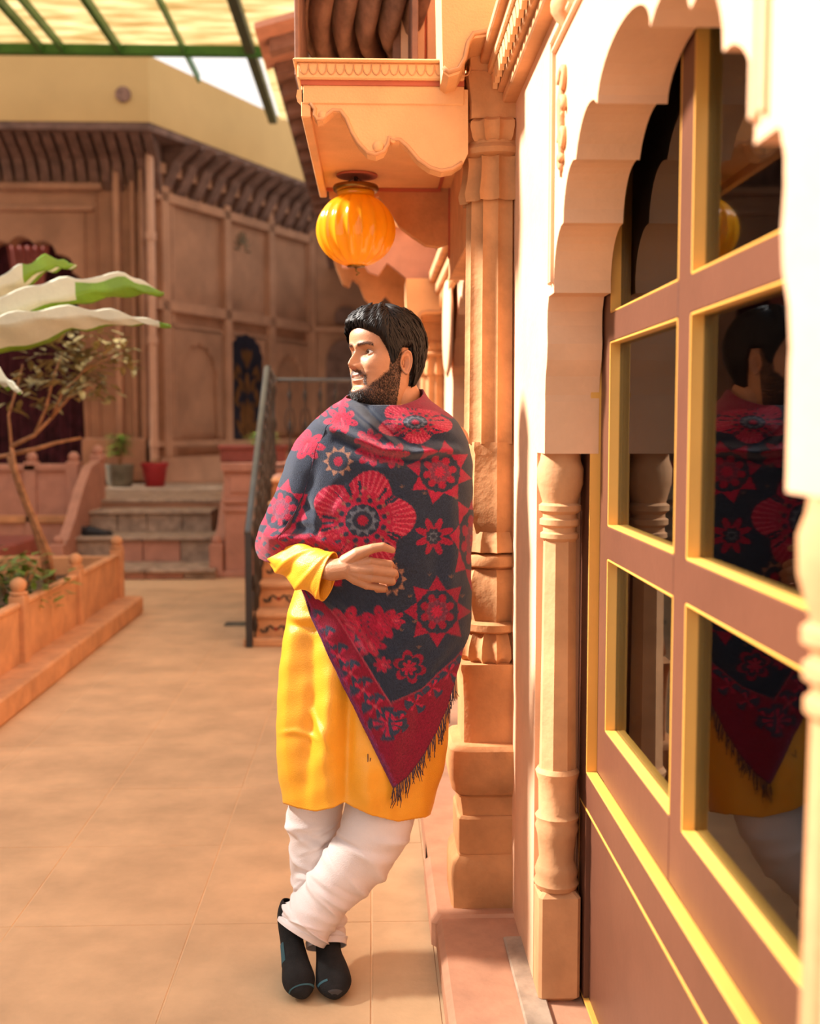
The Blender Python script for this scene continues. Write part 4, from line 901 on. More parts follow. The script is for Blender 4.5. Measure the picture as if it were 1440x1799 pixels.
def nz(x, y, z, f): return (np.sin(x*f*1.3+z*f*.7)*np.sin(y*f*1.1-z*f*.9+1.3)*np.sin(z*f+x*f*.4)+.5*np.sin(x*f*2.9+1)*np.sin(z*f*3.1+y*f*2.3))
def beardmask(x, y, z, a):
    ax = np.abs(x); c = np.cos(a)
    up = np.interp(np.abs(a), [0, .25, .45, .7, 1.0, 1.3, 1.55, 1.75], [.034, .032, .038, .046, .062, .085, .12, .12])
    bm_ = np.clip((up-z)/.010, 0, 1)*(np.abs(a) < 1.62)*np.clip((z+.022)/.01, 0, 1)
    sb = ((np.abs(a) > 1.28) & (np.abs(a) < 1.60) & (z < .135) & (z > .0)).astype(float)
    mu = np.exp(-(ax/.027)**6)*np.clip(1.3-np.abs(z-(.0728-.26*np.clip(ax-.008,0,1)))/.0060, 0, 1)*(c > 0)*(1-.6*G(x,.003))
    mu2 = G(ax-.029,.004)*(z < .066)*(z > .04)*(c > 0)*.8
    return np.clip(bm_*.9, 0, 1), np.clip(sb*.8, 0, 1), np.clip(mu*1.4+mu2, 0, 1)
b1, b2, b3 = beardmask(X_, Y_, Z_, Ag); N_ = np.random.default_rng(1).normal(0, .8, X_.shape); N_ = (N_+np.roll(N_, 1, 0)+np.roll(N_, 1, 1)+np.roll(N_, (1, 1), (0, 1)))/2.2
den = np.clip(np.maximum(np.maximum(b1, b2), b3)*(.88+.20*N_), 0, .96)[..., None]
paint = np.ones(X_.shape+(3,)); 
paint *= 1-.10*(G(np.abs(X_)-ex,.02)*G(Z_-ez,.014)*(np.cos(Ag) > 0))[..., None]
ml_ = .0575+5.5*X_**2
lipm = (np.exp(-(X_/.024)**4)*np.exp(-((Z_-ml_)/.0095)**4)*(np.cos(Ag) > .6))[..., None]; paint = paint*(1-lipm)+lipm*np.array([.86, .62, .66])
paint = paint*(1-den)+den*np.array([.08, .06, .06])
th = ((np.abs(X_) < .019) & (np.abs(Z_-ml_-.0002) < .0034) & (np.cos(Ag) > .6))[..., None]; paint = np.where(th, np.array([1.35, 2.3, 3.6]), paint)
dk = ((np.abs(X_) < .023) & (Z_-ml_ < -.0032) & (Z_-ml_ > -.0046) & (np.cos(Ag) > .6))[..., None]; paint = np.where(dk, np.array([.2, .12, .12]), paint)
def browmask(x, z, c):
    ax = np.abs(x); zc = .1375+.0035*np.clip((ax-.01)/.03, 0, 1)-14*np.clip(ax-.036, 0, 1)**2*1.2
    return np.clip(1.3-np.abs(z-zc)/.0050, 0, 1)*(ax > .010)*(ax < .052)*(c > 0)
bw = np.clip(browmask(X_, Z_, np.cos(Ag))*(.8+.2*N_), 0, .95)[..., None]; paint = paint*(1-bw)+bw*np.array([.05, .04, .045])
lash = ((np.abs(np.abs(X_)-ex) < .0145) & (np.cos(Ag) > 0) & ((Z_-ez) > .0040*np.clip(1-((np.abs(X_)-ex)/.0150)**2,0,1)) & ((Z_-ez) < .0078*np.clip(1-((np.abs(X_)-ex)/.0150)**2,0,1)) )[..., None]; paint = np.where(lash, paint*.25, paint)
HV = HW(X_, Y_, Z_).reshape(-1, 3); HF = gridf(len(zz_), len(aa), True); HP = paint.reshape(-1, 3)
# ears
def ear(sg):
    V = []; Pn = []; nr, nc = 14, 36
    for i in range(nr):
        r = i/(nr-1)
        for j in range(nc):
            t = 2*PI*j/nc; ro = 1+.10*math.cos(2*t)-.14*math.sin(t)*(-1)
            ey = .0155*r*math.cos(t)*(1+.15*math.sin(t)); ezz = .031*r*math.sin(t)
            if math.sin(t) < -.2: ey *= (1-.30*(-math.sin(t)-.2))
            front = max(0, math.cos(t)); h = .004 + .0125*r*(1-.75*front) ; rim = math.exp(-((r-.88)/.10)**2)*.0045*(1-.8*front)
            con = -.0085*math.exp(-((r*math.cos(t)-.25)**2+(r*math.sin(t)+.1)**2)/.11); anti = .003*math.exp(-((r-.55)/.13)**2)*(1-.8*front)
            x = .0735 + h + rim + con + anti
            if r > .97: x -= .004
            V.append((sg*x, -.013+ey-.0, .098+ezz - .12*ey)); Pn.append((1, .93-.1*math.exp(-con*-900) if False else .95, .92) if con > -.004 else (.72, .55, .5))
    Fc = gridf(nr, nc, True)
    # back of the ear
    n0 = len(V)
    for j in range(nc):
        x, y, z = V[(nr-1)*nc+j]; V.append((sg*.071, -.013+(y+.013)*.7, .098+(z-.098)*.7)); Pn.append((.9, .85, .85))
    Fc += [((nr-1)*nc+j, (nr-1)*nc+(j+1)%nc, n0+(j+1)%nc, n0+j) for j in range(nc)]
    A_ = np.array(V); return HW(A_[:, 0], A_[:, 1], A_[:, 2]), Fc, np.array(Pn)
allV, allF, allP = [HV], list(HF), [HP]; cnt = len(HV)
for sg in (1, -1):
    v_, f_, p_ = ear(sg); allV.append(v_); allF += [tuple(i+cnt for i in f) for f in f_]; allP.append(p_); cnt += len(v_)
# limbs : rounded chains fused by a voxel remesh
def chain(q, pts, rad, seg=14):
    P = []; R = []
    for i in range(len(pts)-1):
        for k in range(6): t = k/6; P.append(Vector(pts[i]).lerp(Vector(pts[i+1]), t)); R.append(rad[i]+(rad[i+1]-rad[i])*t)
    P.append(Vector(pts[-1])); R.append(rad[-1])
    q.tube(P, R, seg); q.ball(P[0], R[0], seg, 10); q.ball(P[-1], R[-1], seg, 10)
    for i in range(1, len(pts)-1): q.ball(pts[i], rad[i], seg, 10)
def fuse(q, vox, smooth):
    me = bpy.data.meshes.new('t'); me.from_pydata(q.v, [], q.f); o = bpy.data.objects.new('t', me); COL.objects.link(o)
    bm = bmesh.new(); bm.from_mesh(me); bmesh.ops.recalc_face_normals(bm, faces=bm.faces); bm.to_mesh(me); bm.free()
    md = o.modifiers.new('r', 'REMESH'); md.mode = 'VOXEL'; md.voxel_size = vox
    md = o.modifiers.new('s', 'SMOOTH'); md.iterations = smooth; md.factor = .5
    dg = bpy.context.evaluated_depsgraph_get(); e = o.evaluated_get(dg); m2 = e.to_mesh()
    V = np.zeros(len(m2.vertices)*3); m2.vertices.foreach_get('co', V); Fc = [tuple(p.vertices) for p in m2.polygons]
    V = V.reshape(-1, 3).copy(); e.to_mesh_clear(); bpy.data.objects.remove(o); bpy.data.meshes.remove(me); return V, Fc
hq = MB()
W0 = px(583, 1002, 2.735)
chain(hq, [px(492, 966, 2.875), px(545, 992, 2.80), W0, px(612, 998, 2.722)], [.026, .028, .0265, .026], 18)
MC = [px(650, 987, 2.703), px(655, 1002, 2.697), px(653, 1016, 2.701), px(644, 1029, 2.710)]
for m_, r in zip(MC, (.0115, .0118, .0112, .0105)): chain(hq, [px(605, 998+(m_.z-1.42)*0, 2.722), m_.lerp(px(605, 1000, 2.722), .45), m_], [.022, .018, r])
PIP = [px(685, 992, 2.708), px(692, 1007, 2.703), px(688, 1021, 2.708), px(674, 1034, 2.716)]
DIP = [px(688, 997, 2.734), px(694, 1012, 2.731), px(689, 1023, 2.737), px(676, 1036, 2.740)]
TIP = [px(672, 998, 2.752), px(674, 1012, 2.750), px(671, 1026, 2.752), px(662, 1037, 2.752)]
for a_, b_, c_, d_, r in zip(MC, PIP, DIP, TIP, (.0100, .0104, .0098, .0088)):
    chain(hq, [a_, b_, c_, d_], [r*1.08, r, r*.93, r*.8], 14)
chain(hq, [px(608, 988, 2.722), px(628, 974, 2.706), px(654, 964, 2.698), px(672, 961, 2.698), px(689, 967, 2.704)], [.020, .0165, .0118, .0108, .0080], 14)
v_, f_ = fuse(hq, .0019, 2)
allV.append(v_); allF += [tuple(i+cnt for i in f) for f in f_]; cnt += len(v_)
pp_ = np.ones((len(v_), 3))
for c_ in PIP + DIP:
    d_ = np.linalg.norm(v_-np.array(c_), axis=1); pp_ *= 1-.16*np.exp(-(d_/.007)**2)[:, None]
allP.append(pp_)
bq = MB()
chain(bq, [px(700, 700, 2.95), px(690, 770, 2.96)], [.058, .07]); 
chain(bq, [px(585, 765, 2.95), px(690, 745, 2.97), px(795, 775, 2.97)], [.045, .06, .045])
for du in (-45, 0, 45): chain(bq, [px(690+du, 800, 2.96), px(670+du, 950, 2.96), px(655+du, 1080, 2.97), px(648+du, 1180, 2.97)], [.085, .082, .08, .085])
chain(bq, [px(590, 775, 2.96), px(540, 860, 2.95), px(492, 966, 2.885)], [.04, .034, .024])
chain(bq, [px(795, 780, 2.97), px(800, 900, 2.98), px(790, 1010, 2.98), px(770, 1080, 2.94)], [.042, .038, .034, .03])
LEGF = [(690,1220,2.96,.075),(668,1430,2.92,.055),(640,1478,2.91,.05),(590,1555,2.885,.042),(535,1622,2.86,.028)]
LEGR = [(600,1220,2.98,.07),(556,1420,2.98,.048),(553,1500,2.99,.044),(562,1580,2.955,.034),(571,1632,2.895,.024)]
for Lg in (LEGF, LEGR): chain(bq, [px(a_, b_, c_) for a_, b_, c_, r in Lg], [r for *_, r in Lg])
footL = [Vector((-.208, 2.89, .155)), Vector((-.206, 2.85, .10)), Vector((-.190, 2.78, .048)), Vector((-.178, 2.735, .028))]
footR = [Vector((-.120, 2.915, .09)), Vector((-.116, 2.87, .058)), Vector((-.106, 2.79, .034)), Vector((-.101, 2.74, .027))]
chain(bq, footL, [.022, .022, .018, .012]); chain(bq, footR, [.022, .022, .018, .012])
v_, f_ = fuse(bq, .008, 3)
allV.append(v_); allF += [tuple(i+cnt for i in f) for f in f_]; cnt += len(v_); allP.append(np.ones((len(v_), 3)))
body = vmesh('body', np.concatenate(allV), allF, SKIN, True, np.concatenate(allP))
# eyes
EYE = mat('eyeball', (.75, .70, .66), rough=.12, var=0, bump=0, attr='paint', spec=.6)
for sg in (1, -1):
    V = []; P_ = []
    gd = Vector((-.06, 1, -.02)).normalized()
    for i in range(25):
        for j in range(32):
            t = PI*i/24; f = 2*PI*j/32; n_ = Vector((math.sin(t)*math.cos(f), math.cos(t), math.sin(t)*math.sin(f)))
            V.append((sg*ex+er*n_.x, eyc+er*n_.y, ez+er*n_.z)); an = n_.angle(gd); P_.append((.02,.02,.02) if an < .2 else ((.10,.055,.03) if an < .47 else (1,1,1)))
    A_ = np.array(V); o = vmesh('eye', HW(A_[:,0], A_[:,1], A_[:,2]), gridf(25, 32, True), EYE, True, np.array(P_))
# ---------------------------------------------------------------- hair
def thick(a, z):
    b_ = np.abs(a)
    hl = np.interp(b_, [0, .35, .7, .95, 1.10, 1.25, 1.36, 1.46, 1.56, 1.80, 1.95, 2.2, 2.6, 3.15], [.180, .176, .166, .156, .138, .106, .090, .098, .134, .136, .080, .040, .028, .024])
    m_ = np.clip((z-hl)/.008, 0, 1)
    base = .006+.010*np.clip((z-.13)/.07, 0, 1)+.009*G(b_-2.3, .8)*np.clip(1-np.abs(z-.12)/.09, 0, 1)
    side = np.interp(b_, [1.0, 1.35, 1.6, 1.9, 2.2], [1, .45, .8, .9, 1])
    return m_*base*side, m_
def capxyz(a, z, lift=0):
    x, y, zc, _ = head(a, z); t, m_ = thick(a, z)
    n_ = np.stack([x/.0765**2, y/.1**2, np.clip(zc-.115, 0, 1)/.115**2*np.ones_like(x)], -1); n_ /= np.linalg.norm(n_, axis=-1, keepdims=True)+1e-9
    wav = 1+.16*np.sin(a*9+z*60)+.10*np.sin(a*23+z*120+1)
    d = np.where(m_ > 0, t*wav+lift, -.006)[..., None]
    P = np.stack([x, y, zc], -1)+n_*d
    return P, m_, n_
zh = np.concatenate([np.linspace(.018, .20, 110)[:-1], np.linspace(.20, .2299, 40)]); ah = np.linspace(-PI, PI, 221)[:-1]
Ah, Zh = np.meshgrid(ah, zh); P, m_, _ = capxyz(Ah, Zh); V = HW(P[...,0], P[...,1], P[...,2]).reshape(-1,3)
keep = (m_ > 0).reshape(-1)
Fh = [f for f in gridf(len(zh), len(ah), True) if any(keep[i] for i in f)]
hair = vmesh('hair', V, Fh, HAIRC, True)
rng = np.random.default_rng(3)
SV, SF = [], []
ns = 5200; K = 9
a0 = rng.uniform(-PI, PI, ns); z0_ = .06+.163*rng.uniform(0, 1, ns)**.6; back = np.abs(a0) > 1.8; z0_ = np.where(back, rng.uniform(.06, .223, ns), np.maximum(z0_, .15))
Ls = rng.uniform(.025, .065, ns); lift0 = rng.uniform(.000, .006, ns); dr = rng.normal(0, .25, ns)
# sweep across the forehead towards his right, as combed
pts = np.zeros((ns, K, 3)); nrm = np.zeros((ns, K, 3)); valid = np.ones(ns, bool)
a_c, z_c = a0.copy(), z0_.copy()
for k in range(K):
    P, m_, n_ = capxyz(a_c, z_c, lift0*(1-.3*k/K)+.0012)
    if k == 0: valid &= m_ > .4
    out = m_ <= 0.05
    pts[:, k] = P; nrm[:, k] = n_
    r_ = np.maximum(sm(z_c, ZT, WW), .02); st = Ls/K
    frt = np.clip(np.cos(a_c), 0, 1)
    ca = -(.55*frt*np.clip((z_c-.14)/.05, 0, 1)+.0)+dr*.6
    ca = np.where(np.abs(a_c) > 1.2, dr*.5+.35*np.sign(a_c), ca)
    hlk = thick(a_c, z_c-.004)[1] > .3
    slope = np.interp(z_c, [.15, .20, .225], [1, .6, .25])
    z_c = np.where(hlk, z_c-st*np.cos(ca)*slope, z_c-st*.15); a_c = np.where(hlk, a_c+st*np.sin(ca)/r_, a_c-st*.1*frt/r_)
    z_c = np.clip(z_c, .02, .2235)
for i in np.nonzero(valid)[0]:
    p = pts[i]; wv = rng.uniform(.0009, .0022); n0 = len(SV)
    for k in range(K):
        t = p[min(k+1, K-1)]-p[max(k-1, 0)]; s_ = np.cross(t, nrm[i, k]); l_ = np.linalg.norm(s_); s_ = s_/l_ if l_ > 1e-9 else np.zeros(3)
        wk = wv*(1-(k/(K-1))**3*.9); SV.append(p[k]+s_*wk); SV.append(p[k]+nrm[i, k]*wk*.7); SV.append(p[k]-s_*wk)
    for k in range(K-1):
        b_ = n0+3*k; SF += [(b_, b_+1, b_+4, b_+3), (b_+1, b_+2, b_+5, b_+4)]
SV = np.array(SV); o = vmesh('hair_strands', HW(SV[:,0], SV[:,1], SV[:,2]), SF, HAIR, True, parent=hair); o['kind'] = 'stuff'
# beard, moustache and brows : short bristles
BV, BF = [], []
def bristles(n, test, L0, L1, wd, dirf):
    a = rng.uniform(-1.7, 1.7, n); z = rng.uniform(-.02, .145, n); x, y, zc, op = head(a, z); pr = test(x, y, z, a); k = (rng.uniform(0, 1, n) < pr) & ~op
    for x0, y0, z0, a1 in zip(x[k], y[k], zc[k], a[k]):
        nn = np.array([x0/.07**2, max(y0, .01)/.095**2, 0]); nn /= np.linalg.norm(nn); d = dirf(x0, y0, z0, nn); d /= np.linalg.norm(d); s_ = np.cross(d, nn); s_ /= np.linalg.norm(s_)+1e-9
        L_ = rng.uniform(L0, L1); p = np.array([x0, y0, z0])-nn*.0008; b_ = len(BV); BV.extend([p-s_*wd, p+s_*wd, p+d*L_+nn*.0003]); BF.append((b_, b_+1, b_+2))
rn3 = lambda s_: rng.normal(0, s_, 3)
bristles(26000, lambda x, y, z, a: np.maximum(*beardmask(x, y, z, a)[:2])*.8, .0035, .009, .0006, lambda x, y, z, n: np.array([0, 0, -1.])+n*.35+rn3(.3))
bristles(20000, lambda x, y, z, a: beardmask(x, y, z, a)[2], .003, .0065, .0005, lambda x, y, z, n: np.array([.7*np.sign(x), 0, -.8])+n*.25+rn3(.2))
bristles(12000, lambda x, y, z, a: browmask(x, z, np.cos(a))*.9, .004, .007, .0004, lambda x, y, z, n: np.array([1.*np.sign(x), 0, .25])+n*.2+rn3(.15))
BV = np.array(BV); o = vmesh('beard', HW(BV[:,0], BV[:,1], BV[:,2]), BF, HAIR, False); o['kind'] = 'stuff'
# ---------------------------------------------------------------- wrapped cloth helper
def pxa(u, v, Y):                        # vectorised px()
    R_ = np.array(RM); d = np.stack([(u-720)/F, (900-v)/F, -np.ones_like(u)], -1) @ R_.T
    return np.array(CAM)+d*(Y/d[..., 1])[..., None]
def pdist(u, v, line):
    best = np.full(u.shape, 1e9); tb = np.zeros(u.shape); L_ = 0; seg = []
    for i in range(len(line)-1): seg.append(math.hypot(line[i+1][0]-line[i][0], line[i+1][1]-line[i][1]))
    tot = sum(seg); acc = 0
    for i in range(len(line)-1):
        x0, y0 = line[i]; x1, y1 = line[i+1]; t = np.clip(((u-x0)*(x1-x0)+(v-y0)*(y1-y0))/seg[i]**2, 0, 1); d = np.hypot(u-x0-t*(x1-x0), v-y0-t*(y1-y0))
        k = d < best; best = np.where(k, d, best); tb = np.where(k, (acc+t*seg[i])/tot, tb); acc += seg[i]
    return best, tb
def folds(u, v, lst):
    D = np.zeros(u.shape)
    for line, w_, amp in lst:
        d, t = pdist(u, v, line); D += amp*np.exp(-(d/w_)**2)*np.clip(np.sin(PI*np.clip(t*.9+.05, 0, 1)), 0, 1)**.6
    return D
def wrap(VR, UL, UR, BF_, YCt, nf, nb, nrow, vtop, hem, foldl, extra=None, BB=None, pf=.8):
    af = np.linspace(-PI/2, PI/2, nf); ab = np.linspace(PI/2, 3*PI/2, nb+2)[1:-1]; A = np.concatenate([af, ab]); nc = len(A)
    top = vtop(A); vh = np.zeros(nc)
    for j, a in enumerate(A):
        for v in np.arange(top[j]+4, 1500, 1.0):
            ul, ur = np.interp(v, VR, UL), np.interp(v, VR, UR); u = (ul+ur)/2+(ur-ul)/2*math.sin(a)
            if v >= hem(u, a): break
        vh[j] = v
    T_ = np.linspace(0, 1, nrow)[:, None]; Vv = top[None]+(vh-top)[None]*T_
    ul, ur = sm(Vv, VR, UL), sm(Vv, VR, UR); s_ = np.sin(A)[None]; c = np.cos(A)[None]
    U = (ul+ur)/2+(ur-ul)/2*s_
    B = sm(Vv, VR, BF_); yc = sm(Vv, VR, YCt) if hasattr(YCt, '__len__') else YCt
    Yd = yc-np.where(c > 0, B*np.abs(c)**pf, -(B*.9)*np.abs(c)**pf)
    D = folds(U, Vv, foldl)*np.clip(c*2, 0, 1)
    if extra is not None: D = D+extra(U, Vv, A[None]+0*Vv)
    Yd = Yd-D*np.where(c > 0, np.clip(c, .15, 1), -np.clip(-c, .15, 1)); U2 = U+D*s_*600*.8
    return pxa(U2, Vv, Yd), U, Vv, A, gridf(nrow, nc, True)
# ---------------------------------------------------------------- kurta
KV = [700, 760, 850, 1000, 1050, 1090, 1150, 1200, 1290, 1340, 1400, 1460]
KL = [640, 575, 560, 530, 512, 502, 494, 490, 486, 488, 497, 505]
KR = [735, 800, 806, 802, 800, 798, 796, 793, 788, 782, 765, 750]
KB = [.05, .10, .105, .105, .11, .12, .13, .138, .15, .158, .16, .16]
kf = [([(520,1085),(505,1180),(500,1300),(512,1400)], 16, 0.0180), ([(545,1100),(548,1200),(540,1320),(535,1420)], 13, -0.0150), ([(585,1130),(580,1250),(575,1330),(580,1415)], 16, 0.0180), ([(610,1200),(608,1320),(606,1410)], 12, -0.0210),
      ([(645,1330),(640,1390),(650,1430)], 16, 0.0150), ([(700,1380),(700,1440)], 12, -0.0090), ([(745,1330),(735,1430)], 14, 0.0120), ([(505,1095),(540,1105),(570,1100)], 7, -0.0090), ([(500,1075),(530,1088),(560,1085)], 8, 0.0105), ([(490,1290),(520,1285),(560,1300)], 5, 0.0060), ([(545,1250),(575,1300),(590,1330)], 6, 0.0090)]
khem = lambda u, a: float(np.interp(u, [480, 500, 520, 555, 585, 604, 620, 650, 700, 745, 770, 800], [1405, 1412, 1420, 1426, 1420, 1409, 1418, 1432, 1444, 1436, 1425, 1415])) - (6 if math.cos(a) < 0 else 0)
kex = lambda U, V, A: .004*np.sin(A*7+V*.004)*np.clip((V-1000)/300, 0, 1)+.0015*np.sin(U*.11+V*.035)+.001*np.sin(V*.13+U*.05)
P, U, V_, A, fc = wrap(KV, KL, KR, KB, 2.955, 150, 70, 220, lambda A: np.full(A.shape, 705.), khem, kf, kex)
kur = vmesh('kurta', P.reshape(-1, 3), fc, KUR); md = kur.modifiers.new('s', 'SOLIDIFY'); md.thickness = .0025
# sleeve
def sleeve():
    pathc = [(474,973,2.885,.022),(500,984,2.835,.037),(530,996,2.795,.050),(560,1008,2.762,.056),(577,1014,2.750,.0615)]
    N = 90; S = 72; us = np.linspace(0, 1, N); k = np.linspace(0, 1, len(pathc)); C_ = [sm(us, k, [p[i] for p in pathc]) for i in range(4)]
    Pc = pxa(C_[0], C_[1], C_[2]); T_ = np.gradient(Pc, axis=0); T_ /= np.linalg.norm(T_, axis=1, keepdims=True); up = np.array([0, 0, 1.]); n1 = up-T_*(T_@up)[:, None]; n1 /= np.linalg.norm(n1, axis=1, keepdims=True); n2 = np.cross(T_, n1)
    ph = np.linspace(0, 2*PI, S, endpoint=False); rows_ = np.zeros((N, S, 3))
    for i in range(N):
        t = us[i]; wr_ = .0045*np.sin(ph*2+t*17)*math.sin(PI*min(1, t*1.2))+.0060*np.exp(-((np.sin(ph*1.5+t*9+.6))/.35)**2)*math.sin(PI*t)**.7 - .003*np.cos(ph*5+t*6)*(1-t)
        r = C_[3][i]; rows_[i] = Pc[i]+np.cos(ph)[:, None]*(r+wr_)[:, None]*n1[i]+np.sin(ph)[:, None]*(r*.62+wr_)[:, None]*n2[i]
    return rows_
R_ = sleeve(); sl_ = vmesh('sleeve', R_.reshape(-1, 3), gridf(90, 72, True), KUR, parent=kur); md = sl_.modifiers.new('s', 'SOLIDIFY'); md.thickness = .003; md.offset = 0
# ---------------------------------------------------------------- shawl
SVr = [676, 700, 715, 730, 745, 765, 780, 800, 820, 860, 900, 930, 955, 985, 1010, 1060, 1150, 1250, 1400]
SUL = [622, 604, 580, 561, 545, 527, 516, 506, 499, 485, 467, 455, 448, 456, 480, 497, 500, 500, 505]
SUR = [738, 752, 772, 792, 806, 817, 823, 827, 830, 831, 831, 830, 829, 828, 828, 828, 825, 820, 812]
SBF = [.072, .088, .105, .118, .128, .134, .138, .142, .144, .145, .146, .146, .145, .142, .138, .138, .142, .146, .150]
hx = [430, 448, 458, 472, 490, 505, 522, 527, 545, 600, 650, 690, 715, 740, 765, 785, 800, 815, 832, 850]
hy = [950, 962, 982, 988, 990, 992, 1000, 1042, 1082, 1200, 1302, 1386, 1366, 1334, 1290, 1245, 1195, 1140, 1095, 1090]
shem = lambda u, a: float(np.interp(u, hx, hy)) if math.cos(a) > -.02 else float(np.interp(u, [440, 500, 700, 832], [975, 1000, 1060, 1095]))
sf = [([(470,935),(490,945),(520,950)], 40, .034), ([(500,790),(470,900),(460,960)], 9, .006), ([(520,880),(560,905),(590,915)], 8, -.010), ([(600,850),(570,900),(555,950)], 9, -.008), ([(604,702),(625,720),(660,752),(705,792)], 9, .024), ([(628,700),(650,728),(690,765),(720,785)], 8, -.020), ([(560,745),(610,760),(670,790),(730,795),(800,790)], 8, .020), ([(590,775),(650,800),(720,812),(790,806)], 9, -.017),
      ([(720,800),(770,785),(826,800)], 8, .008), ([(700,745),(750,745),(800,765)], 9, .009), ([(690,762),(740,770),(810,780)], 8, -.008), ([(640,812),(700,830),(760,835)], 12, .006), ([(530,760),(515,830),(500,880)], 14, .008), ([(560,800),(540,860),(520,920),(540,955)], 12, -.010), ([(470,905),(500,925),(545,930)], 7, -.010), ([(455,925),(490,945),(550,948),(595,965)], 10, .014),
      ([(550,880),(560,930),(590,968)], 9, .010), ([(560,1040),(610,1080),(640,1130),(670,1180)], 8, .010), ([(600,1050),(640,1110),(690,1170),(760,1190),(810,1130)], 9, -.008), ([(790,860),(795,950),(790,1050)], 12, .007), ([(765,900),(768,1000),(760,1090)], 14, -.005), ([(600,880),(640,960),(700,1040)], 22, .006), ([(660,1060),(700,1100),(750,1130)], 10, .006), ([(690,1240),(690,1300),(690,1385)], 22, .010), ([(530,1050),(580,1160),(640,1290)], 8, .005), ([(735,1220),(735,1300)], 14, -.005)]
sex = lambda U, V, A: .0012*np.sin(U*.09+V*.05)+.0010*np.sin(V*.14-U*.06)
svt = lambda A: np.interp(A, [-PI/2, -.9, -.3, .3, .9, PI/2, PI, 1.5*PI], [696, 702, 712, 712, 700, 684, 684, 696])
P, U, V_, A, fc = wrap(SVr, SUL, SUR, SBF, 2.945, 300, 70, 430, svt, shem, sf, sex, pf=.72)
NAVY = np.array([.026, .036, .062]); CR = np.array([.43, .014, .052]); MAR = np.array([.27, .008, .032]); PK = np.array([.58, .07, .11]); BEI = np.array([.36, .17, .11]); GRY = np.array([.10, .115, .15]); PUR = np.array([.16, .03, .10])
rj = np.random.default_rng(8); u = U+rj.normal(0, .45, U.shape); v = V_+rj.normal(0, .45, U.shape)
C = np.tile(NAVY, U.shape+(1,))
def put(mask, col, k=1.0):
    global C
    m_ = (np.clip(mask, 0, 1)*k)[..., None]; C = C*(1-m_)+col*m_
def pol(cx, cy, rot=0, sx=1, sy=1):
    x, y = (u-cx)/sx, (v-cy)/sy; return np.hypot(x, y), np.arctan2(y, x)-rot
def soft(x): return np.clip(.5+x/1.6, 0, 1)
def petals(cx, cy, R, n, inner, col, rot=0, p=1.0, sx=1, sy=1, r0=0, k=1):
    r, t = pol(cx, cy, rot, sx, sy); sh = np.abs(np.cos(n*t/2))**p; put(soft(R*(inner+(1-inner)*sh)-r)*(r > r0), col, k)
def ring(cx, cy, R, n, rad, col, rot=0, k=1, sx=1, sy=1):
    r, t = pol(cx, cy, rot, sx, sy); tt = (t+PI/n) % (2*PI/n)-PI/n; put(soft(rad-np.hypot(r*np.cos(tt)-R, r*np.sin(tt))), col, k)
def heartring(cx, cy, R, n, s_, col, rot=0, sx=1, sy=1, k=1):
    r, t = pol(cx, cy, rot, sx, sy); tt = (t+PI/n) % (2*PI/n)-PI/n; x, y = r*np.cos(tt)-R, np.abs(r*np.sin(tt))
    put(soft(np.minimum((s_-x)*.62-y, x+s_*.75-.5*np.clip(s_*.3-y, 0, 9))), col, k)
def star8(cx, cy, R, sx=1, sy=1, rot=.2, dim=1):
    heartring(cx, cy, R*.83, 8, R*.25, CR*dim, rot, sx, sy); petals(cx, cy, R*.56, 8, .70, MAR*1.4*dim, rot+.39, 1, sx, sy); ring(cx, cy, R*.44, 8, R*.06, NAVY, rot, 1, sx, sy)
    ring(cx, cy, R*.30, 12, R*.035, PK*.8, 0, .8, sx, sy); petals(cx, cy, R*.36, 8, .8, NAVY*1.5, rot, 1, sx, sy, 0, .55); petals(cx, cy, R*.2, 10, .6, CR*1.1, 0, 1, sx, sy)
def bigmed(cx, cy, R, sx=1, sy=1, rot=0):
    r, t = pol(cx, cy, rot, sx, sy); lob = np.abs(np.cos(2.5*t)); rr_ = R*(.76+.26*lob**1.3); fan = (np.sin(t*50) > .45)*(r > R*.60); m_ = soft(rr_-r)*(r > R*.33)
    put(m_, CR); put(m_*fan*(lob > .35), PK); put(m_*(np.sin(t*18+1) > .72)*(r > R*.5)*(r < R*.80)*(lob < .8), NAVY); ring(cx, cy, R*.5, 18, R*.035, BEI*.8, rot, .7, sx, sy); ring(cx, cy, R*.60, 24, R*.03, PK, rot, .8, sx, sy)
    put(m_*(lob < .10)*(r > R*.55), NAVY); ring(cx, cy, R*.42, 12, R*.055, NAVY, rot+.1, 1, sx, sy)
    heartring(cx, cy, R*.24, 10, R*.075, GRY*1.3, 0, sx, sy); petals(cx, cy, R*.11, 10, .8, CR*.8, 0, 1, sx, sy)
def beigering(cx, cy, R, sx=1, sy=1):
    heartring(cx, cy, R*.84, 10, R*.22, BEI, 0, sx, sy); petals(cx, cy, R*.34, 12, .8, CR*.9, 0, 1, sx, sy)
def tulip(cx, cy, R, ang, col=None):
    col = CR if col is None else col
    r, t = pol(cx, cy, ang); x, y = r*np.cos(t), r*np.sin(t); a_ = np.abs(y)
    put(soft(np.minimum(R*.42-np.abs(a_-R*.30*(x/R+.3))+x*.0, R*.95-x))*(x > -R*.5)*(np.abs(t) < 2.6)*soft(R-r), col); put(soft(1.2-a_)*(x > -R*.2)*(x < R*.8), PK); put(soft(1.0-np.abs(a_-R*.28))*(x > R*.1)*(x < R*.75), NAVY, .7)
def sprig(cx, cy, s_=6):
    for k in range(3):
        r, t = pol(cx, cy, -PI/2+(k-1)*.7); put(soft(s_-r)*(np.abs(np.sin(t)*r) < .9)*(np.cos(t) > 0), BEI*.6, .7)
bigmed(637, 915, 92, 1.0, .95, -1.335); bigmed(728, 742, 52, 1.25, .72, .2)
